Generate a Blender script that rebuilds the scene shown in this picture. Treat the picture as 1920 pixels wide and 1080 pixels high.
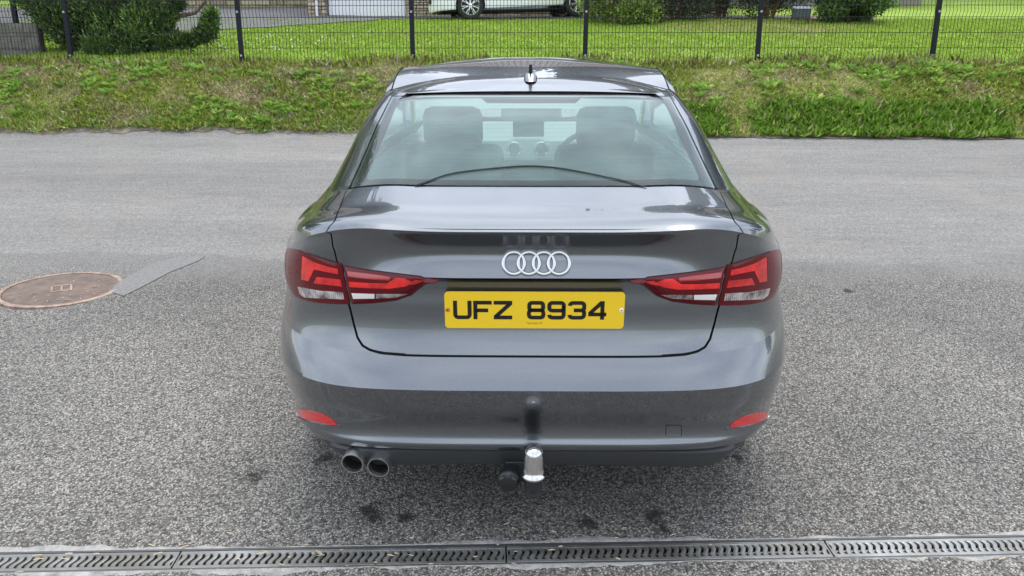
import bpy, bmesh, math, random
import numpy as np
from mathutils import Vector, Matrix, Euler, kdtree
random.seed(4); RNG = np.random.default_rng(11)
for o in list(bpy.data.objects): bpy.data.objects.remove(o)
SC = bpy.context.scene; COL = SC.collection
rad = math.radians
# ---------------------------------------------------------------- camera
SLOPE = rad(2.7)                     # the drive climbs away from the photographer
FPX = 1442.0                         # focal length in pixels of the 1920 px wide photograph
TH = rad(18.6); YAW = rad(0.7)       # pitch against the drive plane, yaw to the left
CAM_CAR = np.array([-0.037, -2.009, 1.55])
def car2world(p):
    p = np.asarray(p, float); c, s = math.cos(SLOPE), math.sin(SLOPE)
    return np.stack([p[..., 0], p[..., 1] * c - p[..., 2] * s, p[..., 1] * s + p[..., 2] * c], -1)
CAM_W = car2world(CAM_CAR)
cam_d = bpy.data.cameras.new('camera'); cam = bpy.data.objects.new('camera', cam_d); COL.objects.link(cam)
cam_d.sensor_width = 36.0; cam_d.lens = 36.0 * FPX / 1920.0; cam_d.clip_start = .05; cam_d.clip_end = 2000
cam.location = Vector(CAM_W)
PITCH = TH - SLOPE
cam.rotation_euler = Euler((math.pi / 2 - PITCH, 0, YAW), 'XYZ')
SC.camera = cam
SC.render.resolution_x, SC.render.resolution_y = 1024, 576
# ---------------------------------------------------------------- bright overcast sky and a soft sun
SUN_EL, SUN_AZ = rad(77), rad(20)
wd = bpy.data.worlds.new('World'); SC.world = wd; wd.use_nodes = True
nt = wd.node_tree; nt.nodes.clear()
def wn(t, **k):
    n = nt.nodes.new(t)
    for a, b in k.items(): setattr(n, a, b)
    return n
sky = wn('ShaderNodeTexSky', sky_type='NISHITA', sun_disc=False, sun_elevation=SUN_EL, sun_rotation=SUN_AZ, air_density=1.0, dust_density=2.0, ozone_density=1.0)
tc = wn('ShaderNodeTexCoord'); mp = wn('ShaderNodeMapping'); mp.inputs['Scale'].default_value = (1, 1, 2.2)
nz = wn('ShaderNodeTexNoise'); nz.inputs['Scale'].default_value = 2.2; nz.inputs['Detail'].default_value = 7; nz.inputs['Roughness'].default_value = .55
rp = wn('ShaderNodeValToRGB'); rp.color_ramp.elements[0].position = .38; rp.color_ramp.elements[0].color = (4.6, 5.1, 6.0, 1)
rp.color_ramp.elements[1].position = .66; rp.color_ramp.elements[1].color = (8.6, 9.0, 9.7, 1)
mx = wn('ShaderNodeMix', data_type='RGBA'); mx.inputs[0].default_value = .85
bg = wn('ShaderNodeBackground'); bg.inputs['Strength'].default_value = .12
ow = wn('ShaderNodeOutputWorld')
nt.links.new(tc.outputs['Generated'], mp.inputs[0]); nt.links.new(mp.outputs[0], nz.inputs[0]); nt.links.new(nz.outputs[0], rp.inputs[0])
nt.links.new(sky.outputs[0], mx.inputs[6]); nt.links.new(rp.outputs[0], mx.inputs[7]); nt.links.new(mx.outputs[2], bg.inputs[0]); nt.links.new(bg.outputs[0], ow.inputs[0])
sd = bpy.data.lights.new('sun', 'SUN'); sd.energy = 1.2; sd.angle = rad(45); sd.color = (1, .96, .9)
so = bpy.data.objects.new('sun', sd); COL.objects.link(so)
so.rotation_euler = Vector((math.sin(SUN_AZ) * math.cos(SUN_EL), math.cos(SUN_AZ) * math.cos(SUN_EL), math.sin(SUN_EL))).to_track_quat('Z', 'Y').to_euler()
vs = SC.view_settings; SC.display_settings.display_device = 'sRGB'
vs.view_transform = 'Standard'; vs.look = 'None'; vs.gamma = 1.0; vs.exposure = 1.05; vs.use_curve_mapping = False
SC.render.engine = 'CYCLES'
SC.cycles.max_bounces = 8; SC.cycles.transparent_max_bounces = 24
# ---------------------------------------------------------------- helpers
def project_car(p):
    p = np.asarray(p, float) - CAM_CAR; c, s = math.cos(YAW), math.sin(YAW)
    x = p[..., 0] * c + p[..., 1] * s; y = -p[..., 0] * s + p[..., 1] * c; z = p[..., 2]
    d = y * math.cos(TH) - z * math.sin(TH); up = y * math.sin(TH) + z * math.cos(TH)
    return np.stack([960 + FPX * x / d, 540 - FPX * up / d], -1)
def ray_world(px, py):
    x = (px - 960) / FPX; up = -(py - 540) / FPX
    cp, sp = math.cos(PITCH), math.sin(PITCH)
    y = cp + up * sp; z = -sp + up * cp
    c, s = math.cos(YAW), math.sin(YAW)
    return np.array([x * c - y * s, x * s + y * c, z])
def at_y(px, py, y):
    d = ray_world(px, py); return CAM_W + d * (y - CAM_W[1]) / d[1]
TT = np.arange(1.0, 60, .008)
def at_ground(px, py, lift=0.0):
    P = CAM_W + ray_world(px, py)[None] * TT[:, None]
    hit = P[:, 2] <= G(P[:, 0], P[:, 1]) + lift
    return P[int(np.argmax(hit))] if hit.any() else P[-1]
def obj(name, verts, faces, mat=None, parent=None, smooth=False, sharp=None, kind=None, cols=None):
    me = bpy.data.meshes.new(name)
    v = np.asarray(verts, dtype=np.float32).reshape(-1, 3)
    if isinstance(faces, np.ndarray) and faces.ndim == 2:
        k = faces.shape[1]; n = len(faces)
        me.vertices.add(len(v)); me.vertices.foreach_set('co', v.ravel())
        me.loops.add(n * k); me.loops.foreach_set('vertex_index', faces.astype(np.int32).ravel())
        me.polygons.add(n); me.polygons.foreach_set('loop_start', np.arange(0, n * k, k, dtype=np.int32))
        me.polygons.foreach_set('loop_total', np.full(n, k, dtype=np.int32))
        me.update(calc_edges=True)
    else:
        me.from_pydata(v.tolist(), [], [list(map(int, f)) for f in faces])
    if smooth: me.polygons.foreach_set('use_smooth', np.ones(len(me.polygons), dtype=bool))
    if sharp is not None: me.set_sharp_from_angle(angle=rad(sharp))
    if cols is not None:
        a = me.color_attributes.new('col', 'FLOAT_COLOR', 'POINT')
        c = np.ones((len(v), 4), np.float32); c[:, :3] = cols; a.data.foreach_set('color', c.ravel())
    if mat: me.materials.append(mat)
    o = bpy.data.objects.new(name, me); COL.objects.link(o)
    if parent: o.parent = parent
    if kind: o['kind'] = kind
    return o
def empty(name, loc=(0, 0, 0), rot=(0, 0, 0)):
    o = bpy.data.objects.new(name, None); o.empty_display_size = .1; COL.objects.link(o); o.location = loc; o.rotation_euler = rot; return o
def tag(o, label, cat, group=None):
    o['label'] = label; o['category'] = cat
    if group: o['group'] = group
    return o
class MB:
    """collects simple solids into one mesh"""
    def __init__(s): s.v = []; s.f = []
    def add(s, v, f):
        b = len(s.v); s.v += [tuple(map(float, q)) for q in v]; s.f += [[b + i for i in q] for q in f]; return s
    def box(s, c, d, rot=None, bev=0.0):
        bm = bmesh.new(); bmesh.ops.create_cube(bm, size=1)
        bmesh.ops.scale(bm, vec=d, verts=bm.verts)
        if bev: bmesh.ops.bevel(bm, geom=bm.edges[:], offset=bev, segments=2, affect='EDGES', profile=.5)
        M = Matrix.Translation(c) @ (Euler(rot).to_matrix().to_4x4() if rot else Matrix())
        bmesh.ops.transform(bm, matrix=M, verts=bm.verts); bm.verts.index_update()
        s.add([v.co for v in bm.verts], [[v.index for v in f.verts] for f in bm.faces]); bm.free(); return s
    def tube(s, pts, r, n=8, cap=True):
        pts = [Vector(p) for p in pts]; rs = r if hasattr(r, '__len__') else [r] * len(pts)
        t0 = (pts[1] - pts[0]).normalized(); up = Vector((0, 0, 1)) if abs(t0.z) < .9 else Vector((1, 0, 0))
        a = t0.cross(up).normalized(); vv = []
        for i, p in enumerate(pts):
            t = ((pts[min(i + 1, len(pts) - 1)] - p).normalized() + (p - pts[max(i - 1, 0)]).normalized())
            t = t.normalized() if t.length > 1e-6 else t0
            a = (a - t * a.dot(t)).normalized(); b = t.cross(a)
            for k in range(n):
                q = 2 * math.pi * k / n; vv.append(p + (a * math.cos(q) + b * math.sin(q)) * rs[i])
        ff = [[i * n + k, i * n + (k + 1) % n, (i + 1) * n + (k + 1) % n, (i + 1) * n + k] for i in range(len(pts) - 1) for k in range(n)]
        if cap: ff += [list(range(n))[::-1], [(len(pts) - 1) * n + k for k in range(n)]]
        return s.add(vv, ff)
    def lathe(s, prof, n=32, M=None):
        vv = []; M = M or Matrix()
        for r, z in prof:
            for k in range(n):
                q = 2 * math.pi * k / n; vv.append(M @ Vector((r * math.cos(q), r * math.sin(q), z)))
        ff = [[i * n + k, i * n + (k + 1) % n, (i + 1) * n + (k + 1) % n, (i + 1) * n + k] for i in range(len(prof) - 1) for k in range(n)]
        return s.add(vv, ff)
    def prism(s, poly, axis, a, b):
        """poly of 2-D points extruded along axis ('x','y','z') from a to b"""
        def mk(p, h): return (h, p[0], p[1]) if axis == 'x' else (p[0], h, p[1]) if axis == 'y' else (p[0], p[1], h)
        n = len(poly); v = [mk(p, a) for p in poly] + [mk(p, b) for p in poly]
        f = [[i, (i + 1) % n, n + (i + 1) % n, n + i] for i in range(n)] + [list(range(n))[::-1], list(range(n, 2 * n))]
        return s.add(v, f)
    def build(s, name, mat, parent=None, smooth=False, sharp=35, kind=None):
        o = obj(name, s.v, s.f, mat, parent, smooth, sharp if smooth else None, kind)
        bm = bmesh.new(); bm.from_mesh(o.data); bmesh.ops.recalc_face_normals(bm, faces=bm.faces); bm.to_mesh(o.data); bm.free()
        return o
def grid_faces(nr, nc):
    i = np.arange(nr - 1)[:, None] * nc + np.arange(nc - 1)[None, :]
    return np.stack([i, i + 1, i + nc + 1, i + nc], -1).reshape(-1, 4)
def copy_tree(o, parent=None):
    c = o.copy(); COL.objects.link(c); c.parent = parent
    for ch in [x for x in bpy.data.objects if x.parent == o]: copy_tree(ch, c)
    return c
# ---------------------------------------------------------------- materials
MATS = {}
def mat(name, color=(.5, .5, .5), rough=.5, metal=0.0, coat=0.0, coat_rough=.03, spec=.5, emit=None, **kw):
    if name in MATS: return MATS[name]
    m = bpy.data.materials.new(name); m.use_nodes = True; b = m.node_tree.nodes['Principled BSDF']
    b.inputs['Base Color'].default_value = (*color, 1); b.inputs['Roughness'].default_value = rough; b.inputs['Metallic'].default_value = metal
    b.inputs['Coat Weight'].default_value = coat; b.inputs['Coat Roughness'].default_value = coat_rough; b.inputs['Specular IOR Level'].default_value = spec
    MATS[name] = m; return m
class NT:
    def __init__(s, m): s.t = m.node_tree; s.b = s.t.nodes['Principled BSDF']; s.tc = s.t.nodes.new('ShaderNodeTexCoord')
    def n(s, typ, **k):
        q = s.t.nodes.new(typ)
        for a, b in k.items(): setattr(q, a, b)
        return q
    def l(s, a, b): s.t.links.new(a, b)
    def noise(s, scale, detail=4, rough=.55, vec=None, stretch=None):
        q = s.n('ShaderNodeTexNoise'); q.inputs['Scale'].default_value = scale; q.inputs['Detail'].default_value = detail; q.inputs['Roughness'].default_value = rough
        v = vec or s.tc.outputs['Object']
        if stretch:
            mp = s.n('ShaderNodeMapping'); mp.inputs['Scale'].default_value = stretch; s.l(v, mp.inputs[0]); v = mp.outputs[0]
        s.l(v, q.inputs['Vector']); return q.outputs[0]
    def vor(s, scale, out='Color', feature='F1', vec=None):
        q = s.n('ShaderNodeTexVoronoi', feature=feature); q.inputs['Scale'].default_value = scale; s.l(vec or s.tc.outputs['Object'], q.inputs['Vector']); return q.outputs[out]
    def ramp(s, fac, stops):
        q = s.n('ShaderNodeValToRGB'); e = q.color_ramp.elements
        while len(e) < len(stops): e.new(.5)
        for i, (p, c) in enumerate(stops): e[i].position = p; e[i].color = (*c, 1) if hasattr(c, '__len__') else (c, c, c, 1)
        s.l(fac, q.inputs[0]); return q.outputs[0]
    def mix(s, fac, a, b, mode='MIX'):
        q = s.n('ShaderNodeMix', data_type='RGBA', blend_type=mode)
        for i, x in ((0, fac), (6, a), (7, b)):
            if hasattr(x, 'links'): s.l(x, q.inputs[i])
            else: q.inputs[i].default_value = x if i == 0 else ((*x, 1) if hasattr(x, '__len__') else (x, x, x, 1))
        return q.outputs[2]
    def math(s, op, a, b=0.0):
        q = s.n('ShaderNodeMath', operation=op)
        for i, x in ((0, a), (1, b)):
            if hasattr(x, 'links'): s.l(x, q.inputs[i])
            else: q.inputs[i].default_value = x
        return q.outputs[0]
    def bump(s, h, strength=.3, dist=.01):
        q = s.n('ShaderNodeBump'); q.inputs['Strength'].default_value = strength; q.inputs['Distance'].default_value = dist
        s.l(h, q.inputs['Height']); s.l(q.outputs[0], s.b.inputs['Normal']); return q
    def base(s, c): s.l(c, s.b.inputs['Base Color'])
    def rough(s, c): s.l(c, s.b.inputs['Roughness'])
def foliage_mat(name, rough=.55, trans=.25):
    m = mat(name, (.06, .12, .03), rough, spec=.3); k = NT(m)
    a = k.n('ShaderNodeAttribute', attribute_name='col'); k.base(a.outputs['Color'])
    tr = k.n('ShaderNodeBsdfTranslucent'); k.l(a.outputs['Color'], tr.inputs[0])
    ms = k.n('ShaderNodeMixShader'); ms.inputs[0].default_value = trans
    k.l(k.b.outputs[0], ms.inputs[1]); k.l(tr.outputs[0], ms.inputs[2])
    k.l(ms.outputs[0], k.t.nodes['Material Output'].inputs[0]); return m
# ---------------------------------------------------------------- car body surface (rings x rows)
# car frame: x right, y forward from the rear bumper, z up from the drive plane
def sstep(a, b, t):
    t = np.clip((t - a) / (b - a), 0, 1); return t * t * (3 - 2 * t)
# name, Yc, zc, W, L, n, z1, g0, g1, W2, z2, Yf, Lf, zf, nf
ROWS = [
 ('tuck', .10, .305, 0.760, 0.58, 5.4, .270, .3, .9, .80, .215, 4.34, .75, .190, 3.0),
 ('groove', 0.041, .343, 0.835, 0.60, 5.5, .300, .3, .9, .862, .235, 4.40, .75, .205, 3.0),
 ('ridge0', 0.0365, .362, 0.848, 0.62, 5.5, .322, .3, .9, .870, .250, 4.42, .75, .225, 3.0),
 ('ridge', 0.043, .378, 0.856, 0.63, 5.5, .340, .3, .9, .874, .270, 4.43, .75, .250, 3.0),
 ('low', .047, .398, 0.866, 0.65, 5.4, .365, .3, .9, .876, .300, 4.44, .75, .300, 3.0),
 ('mid', .020, .486, 0.884, 0.68, 5.2, .455, .3, .9, .884, .430, 4.455, .75, .430, 3.0),
 ('crease', .000, .560, 0.888, 0.69, 5.0, .540, .25, .85, .892, .540, 4.455, .75, .530, 3.0),
 ('btop', .036, .612, 0.888, 0.69, 4.9, .612, .3, .9, .894, .612, 4.45, .75, .590, 3.0),
 ('lidbot', .062, .641, 0.885, 0.69, 4.8, .652, .3, .9, .895, .650, 4.44, .76, .620, 3.0),
 ('lid2', 0.078, .682, 0.880, 0.68, 4.7, .690, .3, .9, .896, .690, 4.43, .77, .645, 3.0),
 ('lid3', 0.089, .728, 0.874, 0.67, 4.7, .730, .3, .9, .896, .730, 4.42, .78, .665, 3.0),
 ('plate', 0.094, .779, 0.870, 0.66, 4.7, .775, .3, .9, .894, .770, 4.40, .79, .685, 3.0),
 ('lid4', 0.087, 0.871, 0.862, 0.65, 4.7, .840, .3, .9, .890, .830, 4.37, .80, .705, 3.0),
 ('crease2', .062, .882, 0.855, 0.67, 4.7, .862, .3, .9, .886, .850, 4.35, .80, .715, 3.0),
 ('c470', .095, .950, 0.847, 0.63, 4.8, .874, .35, .8, .880, .868, 4.32, .80, .735, 3.0),
 ('lipund', .046, 1.013, 0.838, 0.66, 4.8, .886, .35, .8, .876, .880, 4.29, .80, .750, 3.0),
 ('lip', .040, 1.022, 0.832, 0.66, 4.8, .892, .35, .8, .866, .886, 4.27, .80, .760, 3.0),
 ('deck', .072, 1.0315, 0.812, 0.60, 5.0, .930, .35, .85, .846, .910, 4.15, .78, .795, 3.2),
 ('deck2', 0.27, 1.0543, .775, 0.52, 6.0, .968, .35, .85, .790, .950, 3.75, .70, .900, 3.6),
 ('gbase', 0.42, 1.0734, 0.752, 0.5, 4.4, 1.005, .40, .85, 0.754, .975, 3.40, .55, .975, 4.0),
 ('glass1', 0.63, 1.1467, 0.722, 0.45, 4.2, 1.090, .40, .9, 0.724, 1.075, 3.12, .50, 1.090, 4.2),
 ('glass2', 0.87, 1.227, 0.684, 0.38, 4.6, 1.195, .40, .9, 0.686, 1.200, 2.82, .44, 1.215, 4.4),
 ('gtop', 1.150, 1.303, 0.634, 0.30, 6.0, 1.285, .40, .9, 0.636, 1.325, 2.52, .36, 1.330, 4.6),
 ('rail', 1.185, 1.312, 0.612, 0.29, 6.0, 1.300, .40, .9, 0.614, 1.350, 2.47, .34, 1.345, 4.6),
]
YSH = {'crease2': .026, 'c470': -.014, 'lipund': .030, 'lip': .032, 'deck': .012}
RID = {r[0]: i for i, r in enumerate(ROWS)}
BREAK = [RID[k] for k in ('groove', 'crease', 'lidbot', 'crease2', 'lipund', 'lip', 'gbase', 'gtop')]
ROOFB = {'gbase': .012, 'glass1': .02, 'glass2': .03, 'gtop': .042, 'rail': .045}
def quarter(W, L, n, m=2.0, N=400):
    t = np.linspace(0, math.pi / 2, N)
    x = W * np.sin(t) ** (2.0 / n); y = L * (1 - np.cos(t) ** (2.0 / m))
    d = np.r_[0, np.cumsum(np.hypot(np.diff(x), np.diff(y)))]; d /= d[-1]
    return d, x, y
RING = []
for r in ROWS:
    (nm, Yc, zc, W, L, n, z1, g0, g1, W2, z2, Yf, Lf, zf, nf) = r
    RING.append((quarter(W, L, n), quarter(W2, Lf, nf)))
def ring(j, u):
    (nm, Yc, zc, W, L, n, z1, g0, g1, W2, z2, Yf, Lf, zf, nf) = ROWS[j]
    (d1, x1, y1), (d2, x2, y2) = RING[j]
    u = np.asarray(u, float)
    a = np.clip(u, 0, 1); b = np.clip(u - 1, 0, 1); c = np.clip(3 - u, 0, 1)
    xr = np.interp(a, d1, x1); yr = Yc + np.interp(a, d1, y1); zr = zc + (z1 - zc) * sstep(g0, g1, a)
    yr = yr + YSH.get(nm, 0) * sstep(.16, .50, a) * (1 - sstep(.8, 1, a))
    bs = b * b * (3 - 2 * b)
    ys = (Yc + L) + b * ((Yf - Lf) - (Yc + L))
    bul = 4 * b * (1 - b)
    xs = W + (W2 - W) * bs + .004 * bul
    zs = z1 + (z2 - z1) * b + ROOFB.get(nm, 0) * bul
    xf = np.interp(c, d2, x2); yf = Yf - np.interp(c, d2, y2); zq = zf + (z2 - zf) * sstep(0, 1, c)
    return np.stack([np.where(u <= 1, xr, np.where(u <= 2, xs, xf)),
                     np.where(u <= 1, yr, np.where(u <= 2, ys, yf)),
                     np.where(u <= 1, zr, np.where(u <= 2, zs, zq))], -1)
def S(u, v):
    """points of the body at parameters u (0 rear centre .. 3 front centre), v (row index)"""
    u = np.atleast_1d(np.asarray(u, float)); v = np.atleast_1d(np.asarray(v, float))
    u, v = np.broadcast_arrays(u, v); sh = u.shape; u = u.ravel(); v = np.clip(v.ravel(), 0, len(ROWS) - 1 - 1e-9)
    j = np.floor(v).astype(int); t = v - j
    out = np.zeros((len(u), 3))
    for k in np.unique(j):
        q = j == k; uu = u[q]; tt = t[q][:, None]
        p1 = ring(k, uu); p2 = ring(k + 1, uu)
        h = np.linalg.norm(p2 - p1, axis=1)[:, None] + 1e-9
        if k in BREAK or k == 0: m1 = None
        else:
            p0 = ring(k - 1, uu); h0 = np.linalg.norm(p1 - p0, axis=1)[:, None] + 1e-9
            m1 = ((p1 - p0) / h0 * h + (p2 - p1) / h * h0) / (h + h0) * h
        if (k + 1) in BREAK or k + 2 >= len(ROWS): m2 = None
        else:
            p3 = ring(k + 2, uu); h3 = np.linalg.norm(p3 - p2, axis=1)[:, None] + 1e-9
            m2 = ((p2 - p1) / h * h3 + (p3 - p2) / h3 * h) / (h + h3) * h
        if m1 is None and m2 is None: m1 = m2 = p2 - p1
        elif m1 is None: m1 = 1.5 * (p2 - p1) - .5 * m2
        elif m2 is None: m2 = 1.5 * (p2 - p1) - .5 * m1
        t2 = tt * tt; t3 = t2 * tt
        out[q] = (2*t3 - 3*t2 + 1) * p1 + (t3 - 2*t2 + tt) * m1 + (-2*t3 + 3*t2) * p2 + (t3 - t2) * m2
    return out.reshape(sh + (3,))
# ---------------------------------------------------------------- terrain
TS = math.tan(SLOPE)
Y_NEAR, Y_FAR, Y_FENCE = 3.25, 8.12, 9.55
Z_FAR = Y_FAR * TS + .00957 * (Y_FAR - Y_NEAR) ** 2
GY = [Y_FAR, 8.45, 8.85, 9.2, 9.55, 17.6, 19.0, 24.0, 30.0, 60.0]
GZ = [Z_FAR, Z_FAR + .22, Z_FAR + .54, Z_FAR + .78, 1.50, 2.58, 2.67, 3.28, 4.35, 7.5]
def G(x, y):
    x = np.asarray(x, float); y = np.asarray(y, float)
    z = np.where(y < -1.5, -1.5 * TS, y * TS) + np.where(y > Y_NEAR, .00957 * (np.minimum(y, Y_FAR) - Y_NEAR) ** 2, 0)
    zb = np.interp(y, GY, GZ)
    un = .03 * np.sin(x * 1.7 + 1.0) * np.sin(x * .63) + .02 * np.sin(x * 4.1 + y * 3)
    zb = zb + un * np.interp(y, [Y_FAR, 8.5, 9.3, 12], [0, 1, 1, .3])
    return np.where(y > Y_FAR, zb, z)
def sheet(name, xs, y0, y1, ny, m, lift, kind='structure', parent=None, smooth=True):
    xs = np.asarray(xs, float); a = np.array([y0(x) if callable(y0) else y0 for x in xs]); b = np.array([y1(x) if callable(y1) else y1 for x in xs])
    t = np.linspace(0, 1, ny)[:, None]; Y = a[None] * (1 - t) + b[None] * t; X = np.broadcast_to(xs[None], Y.shape)
    v = np.stack([X, Y, G(X, Y) + lift], -1).reshape(-1, 3)
    return obj(name, v, grid_faces(ny, len(xs)), m, parent, smooth, kind=kind)
# coarse chipped tarmac of the drive
m_drive = mat('drive_tarmac', rough=.8, spec=.35); k = NT(m_drive)
c1 = k.vor(148); c2 = k.vor(62); bw = k.n('ShaderNodeRGBToBW'); k.l(c1, bw.inputs[0]); bw2 = k.n('ShaderNodeRGBToBW'); k.l(c2, bw2.inputs[0])
chips = k.ramp(bw.outputs[0], [(.16, (.095, .090, .082)), (.42, (.235, .226, .211)), (.62, (.36, .348, .325)), (.86, (.60, .58, .545))])
big = k.noise(.55, 5, .6); tint = k.ramp(big, [(.3, (.72, .71, .70)), (.7, (1.12, 1.10, 1.07))])
col = k.mix(1.0, chips, tint, 'MULTIPLY')
ed = k.vor(148, 'Distance'); gap = k.ramp(ed, [(.25, 1.0), (.62, .42)]); col = k.mix(1.0, col, gap, 'MULTIPLY')
st = k.noise(3.4, 5, .65); stm = k.ramp(st, [(.63, 0.0), (.70, .35)]); col = k.mix(stm, col, (.055, .05, .045))
STAINS = [((690, 955), .055), (((700, 968)), .04), ((760, 972), .03), ((820, 965), .02), ((1100, 982), .035), ((1225, 965), .05), ((1245, 990), .03), ((480, 890), .05), ((610, 860), .06), ((1385, 862), .05), ((1590, 545), .05)]
def g_plane(px, py):
    d = ray_world(px, py); n = np.array([0, -TS, 1.0]); t = -(CAM_W @ n) / (d @ n); return CAM_W + d * t
gp = k.n('ShaderNodeNewGeometry'); sx = k.n('ShaderNodeSeparateXYZ'); k.l(gp.outputs['Position'], sx.inputs[0])
edge = k.math('ADD', sx.outputs['Y'], k.math('MULTIPLY', k.math('SUBTRACT', k.noise(1.7, 7, .75), .5), 1.5)); em = k.ramp(k.math('SUBTRACT', edge, 2.45), [(.15, 0.0), (.85, .85)])
col = k.mix(em, col, k.ramp(k.vor(170), [(.2, (.145, .142, .137)), (.5, (.20, .196, .189)), (.85, (.295, .288, .277))]))
wob = k.noise(26, 5, .7); wob2 = k.math('MULTIPLY', k.math('SUBTRACT', wob, .5), .16)
for (pp, rr_) in STAINS:
    w_ = g_plane(*pp); ds = k.n('ShaderNodeVectorMath', operation='DISTANCE'); k.l(gp.outputs['Position'], ds.inputs[0]); ds.inputs[1].default_value = tuple(w_)
    dsum = k.math('ADD', ds.outputs['Value'], wob2); col = k.mix(k.ramp(dsum, [(rr_ * .35, .88), (rr_ * .85, 0.0)]), col, (.018, .017, .015))
k.base(col); h = k.mix(.6, bw.outputs[0], k.ramp(ed, [(.1, 1.0), (.6, 0.0)])); k.bump(h, .9, .006)
# smoother worn road
m_road = mat('road_tarmac', rough=.82, spec=.35); k = NT(m_road)
c1 = k.vor(170); bw = k.n('ShaderNodeRGBToBW'); k.l(c1, bw.inputs[0])
chips = k.ramp(bw.outputs[0], [(.2, (.145, .142, .137)), (.5, (.20, .196, .189)), (.85, (.295, .288, .277))])
str1 = k.noise(1.0, 5, .6, stretch=(.12, 1.4, 1)); tint = k.ramp(str1, [(.3, (.80, .80, .80)), (.7, (1.12, 1.11, 1.08))])
fine = k.noise(7, 6, .7, stretch=(.35, 1.6, 1)); t2 = k.ramp(fine, [(.3, .86), (.7, 1.1)])
mot = k.noise(38, 3, .6); t3 = k.ramp(mot, [(.3, .78), (.7, 1.2)])
col = k.mix(1.0, k.mix(1.0, k.mix(1.0, chips, tint, 'MULTIPLY'), t2, 'MULTIPLY'), t3, 'MULTIPLY'); dst = k.noise(.8, 7, .7); gpr = k.n('ShaderNodeNewGeometry'); col = k.mix(k.ramp(dst, [(.52, 0.0), (.68, .45)]), col, (.26, .225, .195)); col = k.mix(k.ramp(k.noise(1.9, 8, .75, stretch=(.3, 1, 1)), [(.56, 0.0), (.70, .4)]), col, (.12, .12, .12))
k.base(col); k.bump(bw.outputs[0], .6, .004)
m_patch = mat('dark_tarmac_seam', (.085, .086, .088), .85); k = NT(m_patch); k.base(k.ramp(k.noise(60, 4, .7), [(.3, (.12, .119, .117)), (.7, (.23, .228, .222))])); k.bump(k.noise(140, 2), .5, .004)
m_dark_drive = mat('neighbour_tarmac', (.1, .1, .105), .85); k = NT(m_dark_drive); k.base(k.ramp(k.noise(1.2, 6, .7), [(.3, (.085, .086, .092)), (.7, (.15, .15, .155))]))
m_soil = mat('verge_soil', (.2, .15, .1), .95); k = NT(m_soil); k.base(k.ramp(k.noise(9, 8, .75), [(.3, (.07, .058, .04)), (.5, (.15, .125, .09)), (.7, (.32, .28, .21))])); k.bump(k.noise(40, 6), .9, .02)
m_bank = mat('bank_soil', (.16, .14, .07), .95); k = NT(m_bank); k.base(k.ramp(k.noise(3.2, 8, .7), [(.34, (.19, .23, .05)), (.5, (.29, .26, .11)), (.66, (.42, .34, .21))])); k.bump(k.noise(22, 6), .8, .03)
m_lawn = mat('lawn_turf', (.12, .22, .03), .9); k = NT(m_lawn)
k.base(k.ramp(k.noise(1.6, 8, .7), [(.3, (.19, .31, .03)), (.55, (.26, .39, .045)), (.75, (.37, .44, .09))])); k.bump(k.noise(60, 4), .8, .03)
m_field = mat('field_grass', (.12, .2, .04), .95); k = NT(m_field); k.base(k.ramp(k.noise(.3, 8, .7), [(.3, (.08, .14, .025)), (.7, (.16, .23, .05))]))
def pl(pts):
    """piecewise line y(x) through pixel points on the ground"""
    w = np.array([at_ground(*p) for p in pts]); i = np.argsort(w[:, 0]); w = w[i]
    return lambda x: float(np.interp(x, w[:, 0], w[:, 1]))
near_edge = pl([(2, 474), (180, 473), (370, 479), (545, 489), (1460, 493), (1700, 495), (1918, 496)])
far_edge = pl([(2, 252), (300, 248), (660, 252), (1345, 258), (1600, 260), (1918, 262)])
jit = lambda x, a=.05: a * (math.sin(x * 7.3) + .6 * math.sin(x * 17.1 + 1) + .4 * math.sin(x * 41.0))
XW = np.linspace(-70, 70, 141)
gy = np.r_[np.linspace(-60, -2, 12), np.linspace(-1.5, 30, 120), np.linspace(32, 400, 24)]
gx = np.r_[-400, -200, -120, XW, 120, 200, 400]
X, Y = np.meshgrid(gx, gy); obj('ground', np.stack([X, Y, G(X, Y) - .06], -1).reshape(-1, 3), grid_faces(len(gy), len(gx)), m_field, None, True, kind='structure')
XN = np.linspace(-14, 14, 1401)
DR0, DR1 = at_ground(0, 1075), at_ground(1920, 1043); DF0, DF1 = at_ground(0, 1036), at_ground(1920, 1003)
dn = lambda x: float(DR0[1] + (DR1[1] - DR0[1]) * (x - DR0[0]) / (DR1[0] - DR0[0])); df_ = lambda x: float(DF0[1] + (DF1[1] - DF0[1]) * (x - DF0[0]) / (DF1[0] - DF0[0]))
sheet('driveway', XN, lambda x: df_(x) + .002, lambda x: near_edge(x) + jit(x, .03) + .02 * math.sin(x * 63 + 2 * math.sin(x * 9)), 40, m_drive, 0.0)
sheet('forecourt', XN, -12.0, lambda x: dn(x) - .002, 12, m_drive, 0.0)
sheet('road', np.r_[np.linspace(-60, -14.1, 60), XN, np.linspace(14.1, 60, 60)], lambda x: near_edge(x) - .1, lambda x: far_edge(x) + .25, 50, m_road, -.004)
sheet('verge', np.linspace(-30, 30, 900), lambda x: far_edge(x) + jit(x, .022) + .02 * math.sin(x * 71 + 3 * math.sin(x * 11)), lambda x: far_edge(x) + .45, 6, m_soil, .006)
sheet('bank', np.linspace(-40, 40, 500), lambda x: far_edge(x) + .13 + jit(x, .03), Y_FENCE + .5, 24, m_bank, .012)
sheet('lawn', np.linspace(-40, 40, 300), Y_FENCE + .4, 30.0, 80, m_lawn, .024)
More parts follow.
